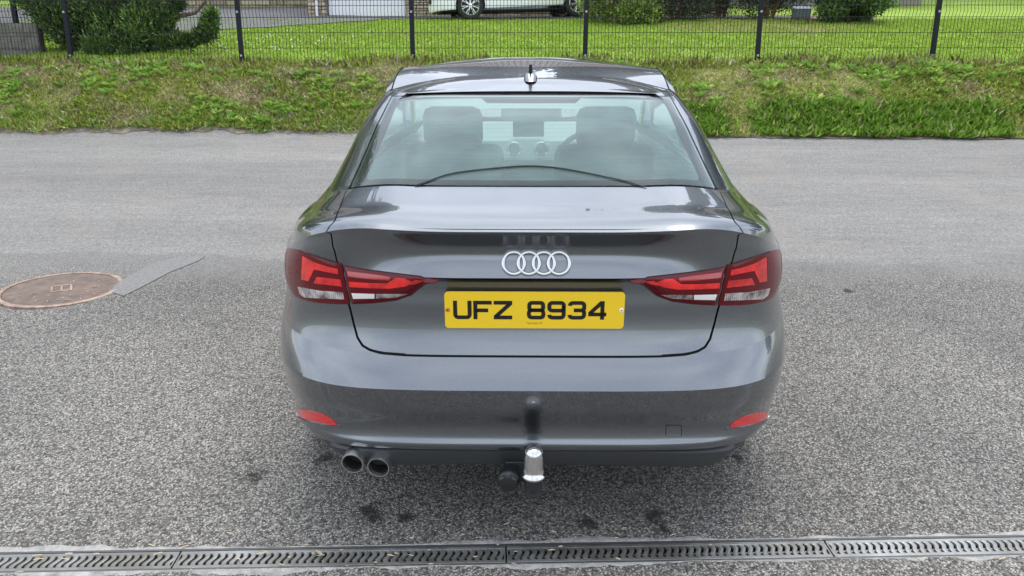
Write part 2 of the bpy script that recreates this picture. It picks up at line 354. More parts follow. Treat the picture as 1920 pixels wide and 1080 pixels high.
# patched seam beside the manhole
q = [at_ground(*p)[:2] for p in ((386, 481), (330, 483), (285, 496), (225, 528), (205, 548), (232, 556), (262, 541), (318, 512), (372, 490))]
cx = sum(p[0] for p in q) / len(q); cy = sum(p[1] for p in q) / len(q)
vv = [(p[0], p[1], float(G(p[0], p[1])) + .004) for p in q] + [(cx, cy, float(G(cx, cy)) + .004)]
obj('tarmac_patch', vv, [[i, (i + 1) % len(q), len(q)] for i in range(len(q))][::-1], m_patch, None, kind='structure')
# neighbour's dark drive in front of the garage
def ribbon(name, left, right, n, m, lift, parent=None):
    L = np.array(left); R = np.array(right); t = np.linspace(0, 1, n)
    f = lambda P: np.stack([np.interp(t, np.linspace(0, 1, len(P)), P[:, i]) for i in (0, 1)], -1)
    A, B = f(L), f(R); s = np.linspace(0, 1, 9)[:, None, None]
    P = A[None] * (1 - s) + B[None] * s
    v = np.concatenate([P, (G(P[..., 0], P[..., 1]) + lift)[..., None]], -1).reshape(-1, 3)
    return obj(name, v, grid_faces(9, n), m, parent, True, kind='structure')
near_line = [at_ground(*p)[:2] for p in ((-160, 66), (320, 63), (410, 60), (570, 50), (700, 42), (760, 38.6), (850, 38.5), (960, 37))] + [np.array([7.0, 17.3])]
far_line = [np.array([x, y]) for x, y in ((-24, 24.4), (-12, 24.4), (-9.5, 24.4), (-6.8, 24.4), (-5.5, 20.5), (-4, 20.0), (-2, 20.0), (0, 20.0), (7, 20))]
ribbon('neighbour_driveway', near_line, far_line, 120, m_dark_drive, .05)
# ---------------------------------------------------------------- grey saloon
car = tag(empty('saloon_car', (0, 0, 0), (SLOPE, 0, 0)), 'dark grey metallic saloon car with tow ball and yellow rear plate', 'car')
m_paint = mat('grey_metallic_paint', (.2, .2, .2), .27, .97, coat=1.0, coat_rough=.02); m_paint.node_tree.nodes['Principled BSDF'].inputs['Coat IOR'].default_value = 1.6
k = NT(m_paint)
fl = k.noise(900, 1, .5); k.base(k.ramp(fl, [(.35, (.140, .152, .167)), (.65, (.190, .206, .226))]))
dz = k.noise(2.3, 6, .65); dust = k.ramp(dz, [(.45, .012), (.75, .06)]); k.l(dust, k.b.inputs['Coat Roughness'])
m_gap = mat('shut_gap_black', (.006, .006, .006), .8)
m_black = mat('black_plastic', (.018, .018, .019), .45)
m_gloss = mat('black_gloss', (.012, .012, .014), .12, coat=.6)
m_rubber = mat('tyre_rubber', (.02, .02, .02), .85)
m_chrome = mat('chrome', (.60, .60, .60), .10, 1.0)
m_alloy = mat('alloy_silver', (.55, .56, .58), .3, .9)
m_lens_dark = mat('tail_lens_dark', (.11, .003, .007), .12, spec=.4); 
m_lens_red = mat('tail_lens_red', (.62, .006, .008), .25, coat=1.0); k = NT(m_lens_red); wv = k.n('ShaderNodeTexWave', wave_type='BANDS', bands_direction='X'); wv.inputs['Scale'].default_value = 70; k.l(k.tc.outputs['Object'], wv.inputs[0])
k.base(k.mix(1.0, k.ramp(k.noise(18, 3, .6), [(.35, (.45, .004, .006)), (.62, (.90, .016, .014))]), k.ramp(wv.outputs[0], [(0., .8), (1., 1.1)]), 'MULTIPLY'))
m_lens_mid = mat('tail_lens_mid', (.34, .006, .010), .15, coat=1.0)
m_lens_clear = mat('tail_lens_clear', (.52, .49, .48), .22, .35, coat=1.0); k = NT(m_lens_clear)
wv = k.n('ShaderNodeTexWave', wave_type='BANDS', bands_direction='X'); wv.inputs['Scale'].default_value = 45; wv.inputs['Distortion'].default_value = 1.5; k.l(k.tc.outputs['Object'], wv.inputs[0])
k.base(k.mix(1.0, k.ramp(k.noise(22, 3, .6), [(.35, (.14, .10, .10)), (.65, (.72, .68, .66))]), k.ramp(wv.outputs[0], [(0., .72), (1., 1.15)]), 'MULTIPLY'))
m_yellow = mat('plate_yellow', (.86, .57, .014), .22, coat=.5)
m_print = mat('plate_black_print', (.008, .008, .008), .3)
m_steel = mat('exhaust_steel', (.72, .71, .70), .32, 1.0)
m_cloth = mat('seat_cloth', (.07, .072, .076), .9)
m_trim = mat('interior_trim', (.30, .31, .31), .7)
m_shelf = mat('parcel_shelf_felt', (.58, .60, .60), .95)
def glass_mat(name, tint, dust):
    m = bpy.data.materials.new(name); m.use_nodes = True; t = m.node_tree; t.nodes.remove(t.nodes['Principled BSDF']); n = t.nodes.new
    out = t.nodes['Material Output']; tr = n('ShaderNodeBsdfTransparent'); tr.inputs[0].default_value = (*tint, 1)
    gl = n('ShaderNodeBsdfGlossy'); gl.inputs['Roughness'].default_value = .015; gl.inputs['Color'].default_value = (.93, 1, .99, 1)
    fr = n('ShaderNodeFresnel'); fr.inputs['IOR'].default_value = 1.52
    m1 = n('ShaderNodeMixShader'); t.links.new(fr.outputs[0], m1.inputs[0]); t.links.new(tr.outputs[0], m1.inputs[1]); t.links.new(gl.outputs[0], m1.inputs[2])
    df = n('ShaderNodeBsdfDiffuse'); df.inputs[0].default_value = (.62, .70, .69, 1)
    tc = n('ShaderNodeTexCoord'); nz = n('ShaderNodeTexNoise'); nz.inputs['Scale'].default_value = 5.0; nz.inputs['Detail'].default_value = 8; nz.inputs['Roughness'].default_value = .7
    t.links.new(tc.outputs['Object'], nz.inputs[0]); rp = n('ShaderNodeValToRGB'); rp.color_ramp.elements[0].position = .35; rp.color_ramp.elements[0].color = (dust * .6,) * 3 + (1,); rp.color_ramp.elements[1].position = .75; rp.color_ramp.elements[1].color = (dust * 1.6,) * 3 + (1,)
    t.links.new(nz.outputs[0], rp.inputs[0])
    m2 = n('ShaderNodeMixShader'); t.links.new(rp.outputs[0], m2.inputs[0]); t.links.new(m1.outputs[0], m2.inputs[1]); t.links.new(df.outputs[0], m2.inputs[2])
    t.links.new(m2.outputs[0], out.inputs[0]); return m
m_glass = glass_mat('rear_glass_tint', (.86, .99, .97), .022)
m_glass2 = glass_mat('side_glass_tint', (.80, .90, .88), .02)
def S2(u, v):
    u = np.asarray(u, float); p = S(np.abs(u), v); p = p.copy(); p[..., 0] *= np.where(u < 0, -1, 1); return p
def SN(u, v):
    e = 2e-3; u = np.asarray(u, float); v = np.asarray(v, float)
    du = S2(u + e, v) - S2(u - e, v); dv = S2(u, np.minimum(v + 4 * e, len(ROWS) - 1.001)) - S2(u, np.maximum(v - 4 * e, 0))
    n = np.cross(du, dv); n /= np.linalg.norm(n, axis=-1, keepdims=True) + 1e-12
    return n                                             # points out of the body
# inverse lookup: photograph pixel on the left half of the body -> (u, v)
_uu = np.linspace(0, .95, 381); _vv = np.linspace(0, len(ROWS) - 1.001, 24 * 16)
_U, _V = np.meshgrid(_uu, _vv); _P = S(_U, _V); _P[..., 0] *= -1; _Q = project_car(_P)
_nn = SN(-_U, _V); _front = ((_P - CAM_CAR) * _nn).sum(-1) < -0.01
_idx = np.where(_front.ravel())[0]; _kd = kdtree.KDTree(len(_idx)); _Qf = _Q.reshape(-1, 2)
for _i in _idx: _kd.insert((_Qf[_i, 0], _Qf[_i, 1], 0), int(_i))
_kd.balance(); _Uf, _Vf = _U.ravel(), _V.ravel()
def uv_at(pts):
    pts = np.asarray(pts, float); sh = pts.shape[:-1]; p = pts.reshape(-1, 2)
    ii = [_kd.find((a, b, 0))[1] for a, b in p]; u = _Uf[ii].copy(); v = _Vf[ii].copy()
    for it in range(2):
        f = lambda a, b: project_car(S(a, b) * np.array([-1, 1, 1]))
        q = f(u, v); e = 1e-3; a = (f(u + e, v) - q) / e; b = (f(u, v + e) - q) / e; r = p - q
        det = a[:, 0] * b[:, 1] - a[:, 1] * b[:, 0]; det = np.where(np.abs(det) < 1, np.inf, det)
        u = np.clip(u + np.clip((r[:, 0] * b[:, 1] - r[:, 1] * b[:, 0]) / det, -.01, .01), 0, 1.2); v = np.clip(v + np.clip((a[:, 0] * r[:, 1] - a[:, 1] * r[:, 0]) / det, -.1, .1), 0, len(ROWS) - 1.01)
    return u.reshape(sh), v.reshape(sh)
# ---- boundary curves traced from the photograph
lid_px = [(652, 352), (640, 385), (628, 415), (622, 439), (625, 462), (632, 488), (640, 500), (650, 545), (657, 574), (665, 607), (672, 632), (681, 646), (694, 653.5), (715, 659), (760, 662.5)]
_u, _v = uv_at(lid_px); _o = np.argsort(_v); LV, LU = _v[_o], _u[_o]
uL = lambda v: np.interp(v, LV, LU)
_u2, _v2 = uv_at([(657, 349), (676, 306), (697, 258), (717, 215), (735, 180)]); _o = np.argsort(_v2); GV, GU = _v2[_o], _u2[_o]
uG = lambda v: np.interp(v, GV, GU)
R = RID; VB = R['lidbot']; VT = R['gbase']; VP = R['plate']; NR = len(ROWS)
UX = float(LU[0]); DV = .085; GAPU = .0042
def vs_(a, b, per=8):
    """row samples from a to b with the creases kept on grid lines"""
    ks = [a] + [float(j) for j in range(int(math.ceil(a + 1e-6)), int(math.floor(b - 1e-6)) + 1)] + [b]
    out = []
    for p, q in zip(ks[:-1], ks[1:]):
        n = max(2, int(round(per * (q - p)))); out += list(np.linspace(p, q, n, endpoint=False))
    return np.array(out + [b])
def skirt(V, F, rim, N, depth):
    """roll the open rim inwards so that panel edges have thickness"""
    b = len(V); P = np.asarray(V)[rim]; q = P - N * depth * .35; q2 = P - N * depth
    V = np.vstack([V, q, q2]); n = len(rim)
    f = [[rim[i], rim[i + 1], b + i + 1, b + i] for i in range(n - 1)] + [[b + i, b + i + 1, b + n + i + 1, b + n + i] for i in range(n - 1)]
    return V, np.vstack([F, np.array(f)])
def panel(name, vs, ua, ub, nu, m, parent, sides='', depth=.012, off=0.0, weld=None, sharp=28, mirror=False):
    """grid on the body between the curves ua(v) and ub(v); sides lists the rims that roll in: a b t(op) o(bottom)"""
    vs = np.asarray(vs, float); A = np.array([ua(v) if callable(ua) else ua for v in vs], float); B = np.array([ub(v) if callable(ub) else ub for v in vs], float)
    t = np.linspace(0, 1, nu)[None]; U = A[:, None] * (1 - t) + B[:, None] * t; Vv = np.broadcast_to(vs[:, None], U.shape)
    if mirror: U = -U[:, ::-1]
    P = S2(U, Vv); N = SN(U, Vv); P = P + N * off
    F = grid_faces(len(vs), nu); V = P.reshape(-1, 3); NN = N.reshape(-1, 3); I = np.arange(len(V)).reshape(U.shape)
    if mirror: sides = sides.translate(str.maketrans('ab', 'ba'))
    for s in sides:
        rim = {'a': I[:, 0], 'b': I[:, -1], 't': I[-1], 'o': I[0]}[s]; V, F = skirt(V, F, rim, NN[rim], depth)
    return V, F
def mk(name, parts, m, parent, sharp=28, merge=True):
    V = []; F = []; b = 0
    for v, f in parts: V.append(v); F.append(f + b); b += len(v)
    o = obj(name, np.vstack(V), np.vstack(F), m, parent, True)
    bm = bmesh.new(); bm.from_mesh(o.data)
    if merge: bmesh.ops.remove_doubles(bm, verts=bm.verts, dist=1e-4)
    bmesh.ops.recalc_face_normals(bm, faces=bm.faces); bm.to_mesh(o.data); bm.free()
    o.data.polygons.foreach_set('use_smooth', np.ones(len(o.data.polygons), dtype=bool))
    o.data.set_sharp_from_angle(angle=rad(sharp)); return o
WY, WZ, WR = .90, .318, .352       # rear axle
FY = WY + 2.637
def cut_arch(o):
    bm = bmesh.new(); bm.from_mesh(o.data)
    for cy in (WY, FY):
        dd = lambda c: math.hypot(c.y - cy, c.z - WZ)
        ins = {v for v in bm.verts if dd(v.co) < WR and abs(v.co.x) > .4}
        if not ins: continue
        kill = [f for f in bm.faces if all(v in ins for v in f.verts)]
        bmesh.ops.delete(bm, geom=kill, context='FACES')
        for v in bm.verts:
            if abs(v.co.x) > .4 and dd(v.co) < WR:
                d = dd(v.co) + 1e-6; v.co.y = cy + (v.co.y - cy) / d * WR; v.co.z = WZ + (v.co.z - WZ) / d * WR
    lv = [v for v in bm.verts if not v.link_faces]; bmesh.ops.delete(bm, geom=lv, context='VERTS')
    bm.to_mesh(o.data); bm.free()
# ---- boot lid (below the lip it stays under the lamp lenses)
lidv = vs_(VB + DV, VT - .05, 10)
lidv = np.r_[np.linspace(VB + DV, VB + .7, 16)[:-1], lidv[lidv >= VB + .7]]
lid = mk('boot_lid', [panel('', lidv, lambda v: -uL(v), lambda v: uL(v), 121, None, None, 'abot')], m_paint, car)
# ---- rear bumper
_lp = np.array(lid_px[4:], float); _t = np.gradient(_lp, axis=0); _t /= np.linalg.norm(_t, axis=1, keepdims=True)
_ofs = _lp + np.stack([-_t[:, 1], _t[:, 0]], 1) * np.interp(np.arange(len(_lp)), [0, 5, len(_lp) - 1], [2.8, 4.0, 5.6])[:, None]
_u, _v = uv_at(_ofs); _o = np.argsort(_v); BV, BU = _v[_o], _u[_o]
VLOW = float(BV[0]); UX = float(BU[0])
ub_ = lambda v: float(np.interp(v, BV, BU))
bv = vs_(1.0, VLOW, 8)
def blow(v): return UX if v <= VLOW + 1e-6 else ub_(v)
cv2 = np.r_[np.linspace(VLOW, VB + .8, 30), vs_(VB + .8, VP, 6)[1:]]
UQ = UX + .22
parts = [panel('', bv, -UX, UX, 61, None, None, 't', .014)]
for mir in (False, True):
    parts.append(panel('', bv, UX, 1.0, 71, None, None, '', .014, mirror=mir)); parts.append(panel('', cv2, blow, 1.0, 71, None, None, 'at', .014, mirror=mir))
bump_o = mk('rear_bumper', parts, m_paint, car); cut_arch(bump_o)
# rolled lower edge of the bumper
# ---- quarter panels with the roof pillars
for mir in (False, True):
    qv1 = vs_(VP + .06, VT, 8); qv2 = vs_(VT, R['gtop'], 10)
    lo = lambda v: float(uL(v)) + GAPU if v < VT - .02 else float(uG(v)) + GAPU * 1.2
    q = mk('quarter_panel', [panel('', np.r_[qv1, qv2[1:]], lo, 1.0, 44, None, None, 'a', .014, mirror=mir)], m_paint, car); cut_arch(q)
    s1 = mk('body_side', [panel('', vs_(1.0, VT, 6), 1.0, 2.62, 180, None, None, '', mirror=mir)], m_paint, car); cut_arch(s1)
    # sill moulding, window glass, pillars, roof rail
    w = mk('side_window', [panel('', vs_(VT + .12, R['gtop'] - .1, 8), 1.03, 1.96, 40, None, None, '', off=-.004, mirror=mir)], m_glass2, car)
    for ua, ub, mm in ((1.0, 1.04, m_paint), (1.42, 1.475, m_gloss), (1.95, 2.16, m_paint)):
        p = mk('pillar', [panel('', vs_(VT, R['gtop'], 6), ua, ub, 8, None, None, 'ab', mirror=mir)], mm, w)
    mk('window_trim', [panel('', [VT - .02, VT + .06, VT + .14], 1.0, 2.1, 60, None, None, '', off=.003, mirror=mir)], m_gloss, w)
    mk('roof_rail', [panel('', vs_(R['gtop'], NR - 1, 6), lambda v: .62, 2.3, 80, None, None, 'o', mirror=mir)], m_paint, car)
    sg = -1 if mir else 1
    # door gaps and handles
    for ug in (1.17, 1.44, 1.90):
        mk('door_gap', [panel('', vs_(2.0, VT, 4), ug, ug + .003, 3, None, None, '', off=.0012, mirror=mir)], m_gap, s1)
    for ug in (1.22, 1.52):
        hp = S2(sg * ug, 14.2).ravel(); hb = MB().box((hp[0] + sg * .018, hp[1], hp[2] - .04), (.022, .19, .028), None, .009).build('door_handle', m_paint, s1, True)
    mp = S2(sg * 1.93, 19.3).ravel(); mm = MB()
    mm.box((mp[0] + sg * .085, mp[1] - .04, mp[2] + .05), (.17, .09, .115), (0, 0, sg * -.15), .035); mm.tube([(mp[0] - sg * .01, mp[1], mp[2] + .01), (mp[0] + sg * .07, mp[1] - .02, mp[2] + .04)], .02, 8)
    mo = mm.build('door_mirror', m_black, car, True); MB().box((mp[0] + sg * .09, mp[1] - .09, mp[2] + .052), (.14, .006, .085), (0, 0, sg * -.15)).build('mirror_glass', m_chrome, mo)
# ---- front: bonnet, wings, nose
fr = lambda v: 2.62
mk('front_end', [panel('', vs_(1.0, R['lip'], 5), 2.62, 3.0, 40, None, None, ''), panel('', vs_(1.0, R['lip'], 5), 2.62, 3.0, 40, None, None, '', mirror=True)], m_paint, car)
mk('bonnet', [panel('', vs_(R['lip'], VT - .1, 6), 2.62, 3.0, 40, None, None, ''), panel('', vs_(R['lip'], VT - .1, 6), 2.62, 3.0, 40, None, None, '', mirror=True)], m_paint, car)
gr = MB(); gr.prism([(-.40, .40), (.40, .40), (.46, .60), (.38, .70), (-.38, .70), (-.46, .60)], 'y', 4.40, 4.475); gr.build('grille', m_gloss, car)
for mir in (False, True):
    mk('headlamp', [panel('', vs_(R['lid2'], R['crease2'], 5), 2.55, 2.80, 24, None, None, 'abto', off=.004, mirror=mir)], m_lens_clear, car)
mk('windscreen', [panel('', vs_(VT + .05, R['gtop'] - .05, 6), 2.2, 3.0, 40, None, None, '', off=-.003), panel('', vs_(VT + .05, R['gtop'] - .05, 6), 2.2, 3.0, 40, None, None, '', off=-.003, mirror=True)], m_glass2, car)
# ---- rear window: glass, printed black border, heater lines
gvr = vs_(VT + .03, R['gtop'] - .02, 14)
ug0 = lambda v: float(uG(v)) - .003
mk('rear_window', [panel('', gvr, lambda v: -ug0(v), ug0, 81, None, None, '')], m_glass, car)
RWF = glass_mat('glass_mist_bright', (.92, .99, .98), .19)  # inner mist; its pale aqua tint also paints extra brightness into the pane
for _n in RWF.node_tree.nodes:
    if _n.type == 'BSDF_DIFFUSE': _n.inputs[0].default_value = (.58, .78, .76, 1)
    if _n.type == 'FRESNEL': _n.inputs['IOR'].default_value = 1.01
RW = [o for o in bpy.data.objects if o.name.startswith('rear_window')][0]
# inner clear opening in pixels (left half), border is the ring between it and the glass edge
inn = [(1000, 336.5), (690, 335), (686, 332), (687, 326), (700, 296), (716, 262), (731, 226), (742, 198), (749, 188.5), (762, 184), (800, 182.5), (900, 181), (908, 182), (912, 191), (1000, 191.5)]
iu, iv = uv_at(inn); iu[0] = 0; iu[-1] = 0
def resample(a, n):
    a = np.asarray(a, float); d = np.r_[0, np.cumsum(np.linalg.norm(np.diff(a * np.array([1, .12]), axis=0), axis=1))]
    t = np.linspace(0, d[-1], n); return np.stack([np.interp(t, d, a[:, i]) for i in range(a.shape[1])], 1)
I0 = resample(np.stack([iu, iv], 1), 120)
outp = np.array([[0, VT + .03]] + [[ug0(VT + .03), VT + .03]] + [[ug0(v), v] for v in gvr] + [[0, R['gtop'] - .02]])
O0 = []
ang = np.arctan2((I0[:, 1] - 20.5) * .12, I0[:, 0] * 1.0)
oa = resample(outp, 800); oang = np.arctan2((oa[:, 1] - 20.5) * .12, oa[:, 0])
for a in ang: O0.append(oa[int(np.argmin(np.abs(oang - a)))])
O0 = np.array(O0)
rows = np.stack([I0 * (1 - t) + O0 * t for t in np.linspace(0, 1, 6)])
V, F = [], []
for sg in (1, -1):
    P = S2(sg * rows[..., 0], rows[..., 1]); N = SN(sg * rows[..., 0], rows[..., 1]); V.append((P - N * .004).reshape(-1, 3)); F.append(grid_faces(6, 120))
mk('glass_border', list(zip(V, F)), m_gloss, RW)
mk('mist_bright_film', [panel('', gvr, lambda v: -ug0(v), ug0, 61, None, None, '', off=-.007)], RWF, RW)
V, F = [], []
for vq in np.linspace(VT + .33, R['gtop'] - .28, 19):
    uq = np.linspace(-1, 1, 60) * (float(np.interp(vq, I0[:40, 1], I0[:40, 0])) if False else float(uG(vq)) - .045)
    P = S2(uq, np.full(60, vq)); N = SN(uq, np.full(60, vq)); V0 = np.vstack([P - N * .003, P - N * .003 + np.array([0, .0007, .0003])]); V.append(V0); F.append(grid_faces(2, 60))
ho = mk('heater_lines', list(zip(V, F)), mat('heater_print', (.05, .03, .02), .6), RW, merge=False); ho['kind'] = 'stuff'
# ---- roof skin
zy = np.array([[1.182, 1.312], [1.25, 1.330], [1.33, 1.3475], [1.45, 1.3615], [1.6, 1.3765], [1.75, 1.3895], [1.9, 1.4005], [2.05, 1.409], [2.2, 1.412], [2.35, 1.404], [2.48, 1.380]])
def cr(t, X, Yv):
    m = np.gradient(Yv, X); i = np.clip(np.searchsorted(X, t) - 1, 0, len(X) - 2); h = X[i + 1] - X[i]; s = (t - X[i]) / h
    return (2*s**3 - 3*s**2 + 1) * Yv[i] + (s**3 - 2*s**2 + s) * h * m[i] + (-2*s**3 + 3*s**2) * Yv[i+1] + (s**3 - s**2) * h * m[i+1]
ru = np.linspace(0, 3, 900); rp_ = ring(NR - 1, ru)
ysr = np.linspace(1.186, 2.468, 60); Vr = []
side = rp_[(ru > .55) & (ru < 2.45)]
ar = np.linspace(-1, 1, 61)
for i, y in enumerate(ysr):
    wx = float(np.interp(y, side[:, 1], side[:, 0])); zs = float(np.interp(y, side[:, 1], side[:, 2])); zc = float(cr(y, zy[:, 0], zy[:, 1]))
    if i == 0: wx = .50; zs = 1.308
    if i == 1: wx = max(wx, .555)
    a = ar; Vr.append(np.stack([a * (wx - .004), np.full_like(a, y), zc - (zc - zs + .004) * (np.abs(a) ** 2.6)], -1))
Vr = np.array(Vr); roof = mk('roof', [(Vr.reshape(-1, 3), grid_faces(60, 61))], m_paint, car)
# aerial
ant = MB(); a0 = Vector((0, 1.36, 1.352)); prof = []
for t in np.linspace(0, 1, 9):
    w = .027 * (1 - t ** 3) ** .4 + .001; ln = .055 * (1 - .75 * t); prof.append((w, ln, t * .034, t * -.0))
vv, ff = [], []
for i, (w, ln, h, sh) in enumerate(prof):
    for kk in range(16):
        q = 2 * math.pi * kk / 16; vv.append((a0.x + w * math.cos(q), a0.y - .03 + ln * math.sin(q) + h * .5, a0.z - .008 + h))
ff = [[i * 16 + kk, i * 16 + (kk + 1) % 16, (i + 1) * 16 + (kk + 1) % 16, (i + 1) * 16 + kk] for i in range(8) for kk in range(16)] + [[128 + kk for kk in range(16)]]
ant.add(vv, ff); ao = ant.build('aerial_base', m_paint, roof, True, 50)
MB().tube([(0, 1.352, 1.366), (0, 1.340, 1.388), (0, 1.328, 1.412)], [.0095, .0078, .0058], 10).build('aerial_mast', m_black, ao, True)
# ---- black inner shell seen in the shut gaps, floor pan
sh = [panel('', vs_(1.2, VT - .3, 4), -.99, .99, 90, None, None, '', off=-.014)]
mk('inner_shell', sh, m_gap, car)
MB().box((0, 2.3, .215), (1.06, 3.8, .03)).build('floor_pan', m_black, car)
# ---- diffuser under the bumper
dv, df = [], []
prof = [(.062, .350, 1.0), (.046, .336, 1.0), (.050, .315, .985), (.072, .274, .955), (.10, .262, .935), (.30, .235, .90)]
td = np.linspace(-1, 1, 81)
for (Y0, z0, ws) in prof:
    W = .80 * ws; x = td * .70 * ws; yy = Y0 + .6 * (1 - np.sqrt(np.maximum(1 - (np.abs(x) / .845) ** 5.5, 0))); zz = z0 - .035 * np.abs(td) ** 3
    zz = zz + (.032 * np.clip((np.abs(td) - .80) / .2, 0, 1) ** 1.2 if z0 < .3 else 0)
    if dv:
        wgt = np.clip((np.abs(td) - .86) / .14, 0, 1) ** 1.2; zz = zz * (1 - wgt) + (dv[0][:, 2] - .012) * wgt; yy = yy * (1 - wgt) + (dv[0][:, 1] + .02) * wgt; x = x * (1 - wgt) + dv[0][:, 0] * wgt
    dv.append(np.stack([x, yy, zz], -1))
dv = np.array(dv)
dif = mk('diffuser', [(dv.reshape(-1, 3), grid_faces(len(prof), 81))], mat('diffuser_grey', (.032, .034, .037), .38), car, 22)
MB().prism([(.11, .262), (.30, .20), (.8, .185), (.8, .30), (.11, .30)], 'x', -.46, .46).build('undertray', m_black, dif)
# ---- lamps
def px_grid(top, bot, nx, ny):
    """pixel grid between two traced curves that run along the same x order"""
    T = resample_px(top, nx); B = resample_px(bot, nx); t = np.linspace(0, 1, ny)[:, None, None]
    return B[None] * (1 - t) + T[None] * t
def resample_px(a, n):
    a = np.asarray(a, float); d = np.r_[0, np.cumsum(np.linalg.norm(np.diff(a, axis=0), axis=1))]
    t = np.linspace(0, d[-1], n); return np.stack([np.interp(t, d, a[:, i]) for i in (0, 1)], 1)
def rimmed(U, Vv, off, depth, bulge=0.0, mirror=False):
    sg = -1.0 if not mirror else 1.0
    P = S2(sg * U, Vv); N = SN(sg * U, Vv)
    r, c = U.shape; br = np.sin(np.linspace(0, math.pi, r))[:, None] * np.sin(np.linspace(0, math.pi, c))[None]
    P = P + N * (off + bulge * np.sqrt(np.maximum(br, 0)))[..., None]
    V = P.reshape(-1, 3); NN = N.reshape(-1, 3); F = grid_faces(r, c); I = np.arange(r * c).reshape(r, c)
    for rim in (I[:, 0], I[:, -1], I[0], I[-1]): V, F = skirt(V, F, rim, NN[rim], depth)
    return V, F
def decal(name, top, bot, m, parent, off=.006, depth=.006, nx=24, ny=6, bulge=0.0, both=True, sharp=40):
    g = px_grid(top, bot, nx, ny); U, Vv = uv_at(g); out = []
    for mir in ((False, True) if both else (False,)):
        par = parent[1 if mir else 0] if isinstance(parent, (tuple, list)) else parent
        out.append(mk(name, [rimmed(U, Vv, off, depth, bulge, mir)], m, par, sharp, False))
    return out
# lamp lenses are smooth surfaces spanned between their traced upper and lower edges
def resn(a, b, n):
    d = np.r_[0, np.cumsum(np.hypot(np.diff(a), np.diff(b) * .05))]; d /= d[-1]; tt = np.linspace(0, 1, n); return np.interp(tt, d, a), np.interp(tt, d, b)
class Lens:
    def __init__(s, tu, tv, bu, bv, bulge, n=60, m=16):
        a, b = resn(tu, tv, n); c, d = resn(bu, bv, n)
        T = S2(-a, b); B = S2(-c, d); NT_ = SN(-a, b); NB = SN(-c, d); t = np.linspace(0, 1, m)[:, None, None]
        N = NB[None] * (1 - t) + NT_[None] * t; N[..., 2] *= .3; N /= np.linalg.norm(N, axis=-1, keepdims=True)
        br = (np.sin(np.linspace(0, math.pi, m))[:, None] * np.minimum(1, 6 * np.sin(np.linspace(0, math.pi, n)))[None])[..., None]
        s.P = B[None] * (1 - t) + T[None] * t + N * (.003 + bulge * np.maximum(br, 0) ** .6); s.N = N
        fine = 9; s.k = kdtree.KDTree(n * m * fine * fine); M, K = m * fine, n * fine
        ii = np.linspace(0, m - 1, M); jj = np.linspace(0, n - 1, K); I0 = np.minimum(ii.astype(int), m - 2); J0 = np.minimum(jj.astype(int), n - 2); fi = (ii - I0)[:, None, None]; fj = (jj - J0)[None, :, None]
        bl = lambda A: (A[I0][:, J0] * (1 - fi) + A[I0 + 1][:, J0] * fi) * (1 - fj) + (A[I0][:, J0 + 1] * (1 - fi) + A[I0 + 1][:, J0 + 1] * fi) * fj
        s.FP = bl(s.P).reshape(-1, 3); s.FN = bl(s.N).reshape(-1, 3); q = project_car(s.FP)
        for i, p in enumerate(q): s.k.insert((p[0], p[1], 0), i)
        s.k.balance()
    def mesh(s, mir, depth=.010):
        m, n = s.P.shape[:2]; V = s.P.reshape(-1, 3).copy(); NN = s.N.reshape(-1, 3); F = grid_faces(m, n); I = np.arange(m * n).reshape(m, n)
        for rim in (I[:, 0], I[:, -1], I[0], I[-1]): V, F = skirt(V, F, rim, NN[rim], depth)
        if mir: V[:, 0] *= -1
        return V, F
    def seg(s, name, top, bot, mats, parents, off=.0012, nx=26, ny=7):
        g = px_grid(top, bot, nx, ny); V0 = np.zeros(g.shape[:2] + (3,)); N0 = V0.copy()
        for i in range(ny):
            for j in range(nx):
                near_ = s.k.find_n((g[i, j, 0], g[i, j, 1], 0), 4); w = np.array([1 / (d + .05) for _, _, d in near_]); w /= w.sum(); ids = [q for _, q, _ in near_]
                V0[i, j] = (s.FP[ids] * w[:, None]).sum(0); N0[i, j] = (s.FN[ids] * w[:, None]).sum(0)
        for mir in (False, True):
            V = (V0 + N0 * off).reshape(-1, 3); F = grid_faces(ny, nx); I = np.arange(nx * ny).reshape(ny, nx); NN = N0.reshape(-1, 3)
            for rim in (I[:, 0], I[:, -1], I[0], I[-1]): V, F = skirt(V, F, rim, NN[rim], .003)
            if mir: V[:, 0] *= -1
            mk(name, [(V, F)], mats, parents[1 if mir else 0], 50, False)
ot_px = [(641, 494.5), (620, 489), (600, 482.5), (580, 475), (562, 468)]; ob_px = [(656, 569.5), (630, 569.5), (600, 567.5), (575, 563), (556, 556)]
tu, tv = uv_at(ot_px); bu, bvv = uv_at(ob_px)
tu = np.r_[tu, .66, .72, .745]; tv = np.r_[tv, R['lipund'] - .6, R['lipund'] - .75, R['crease2'] - .4]
bu = np.r_[bu, .64, .70, .745]; bvv = np.r_[bvv, bvv[-1] - .02, bvv[-1] + .25, R['plate'] + .2]
LO = Lens(tu, tv, bu, bvv, .007)
tu, tv = uv_at([(645, 497.5), (690, 504.5), (740, 511), (790, 517), (824, 521)]); bu, bvv = uv_at([(660, 569.5), (700, 568), (742, 563.5), (772, 553), (824, 522.5)])
LI = Lens(tu, tv, bu, bvv, .018)
OL = [mk('tail_lamp', [LO.mesh(mir)], m_lens_dark, car, 40, False) for mir in (False, True)]
IL = [mk('boot_lamp', [LI.mesh(mir)], m_lens_dark, lid, 40, False) for mir in (False, True)]
m_lens_white = mat('lens_white', (.85, .83, .80), .25, coat=1.0)
LO.seg('brake_segment', [(567, 480), (590, 492), (615, 500), (633, 504)], [(565, 524), (579, 527), (589, 505), (634, 514)], m_lens_red, OL, nx=40)
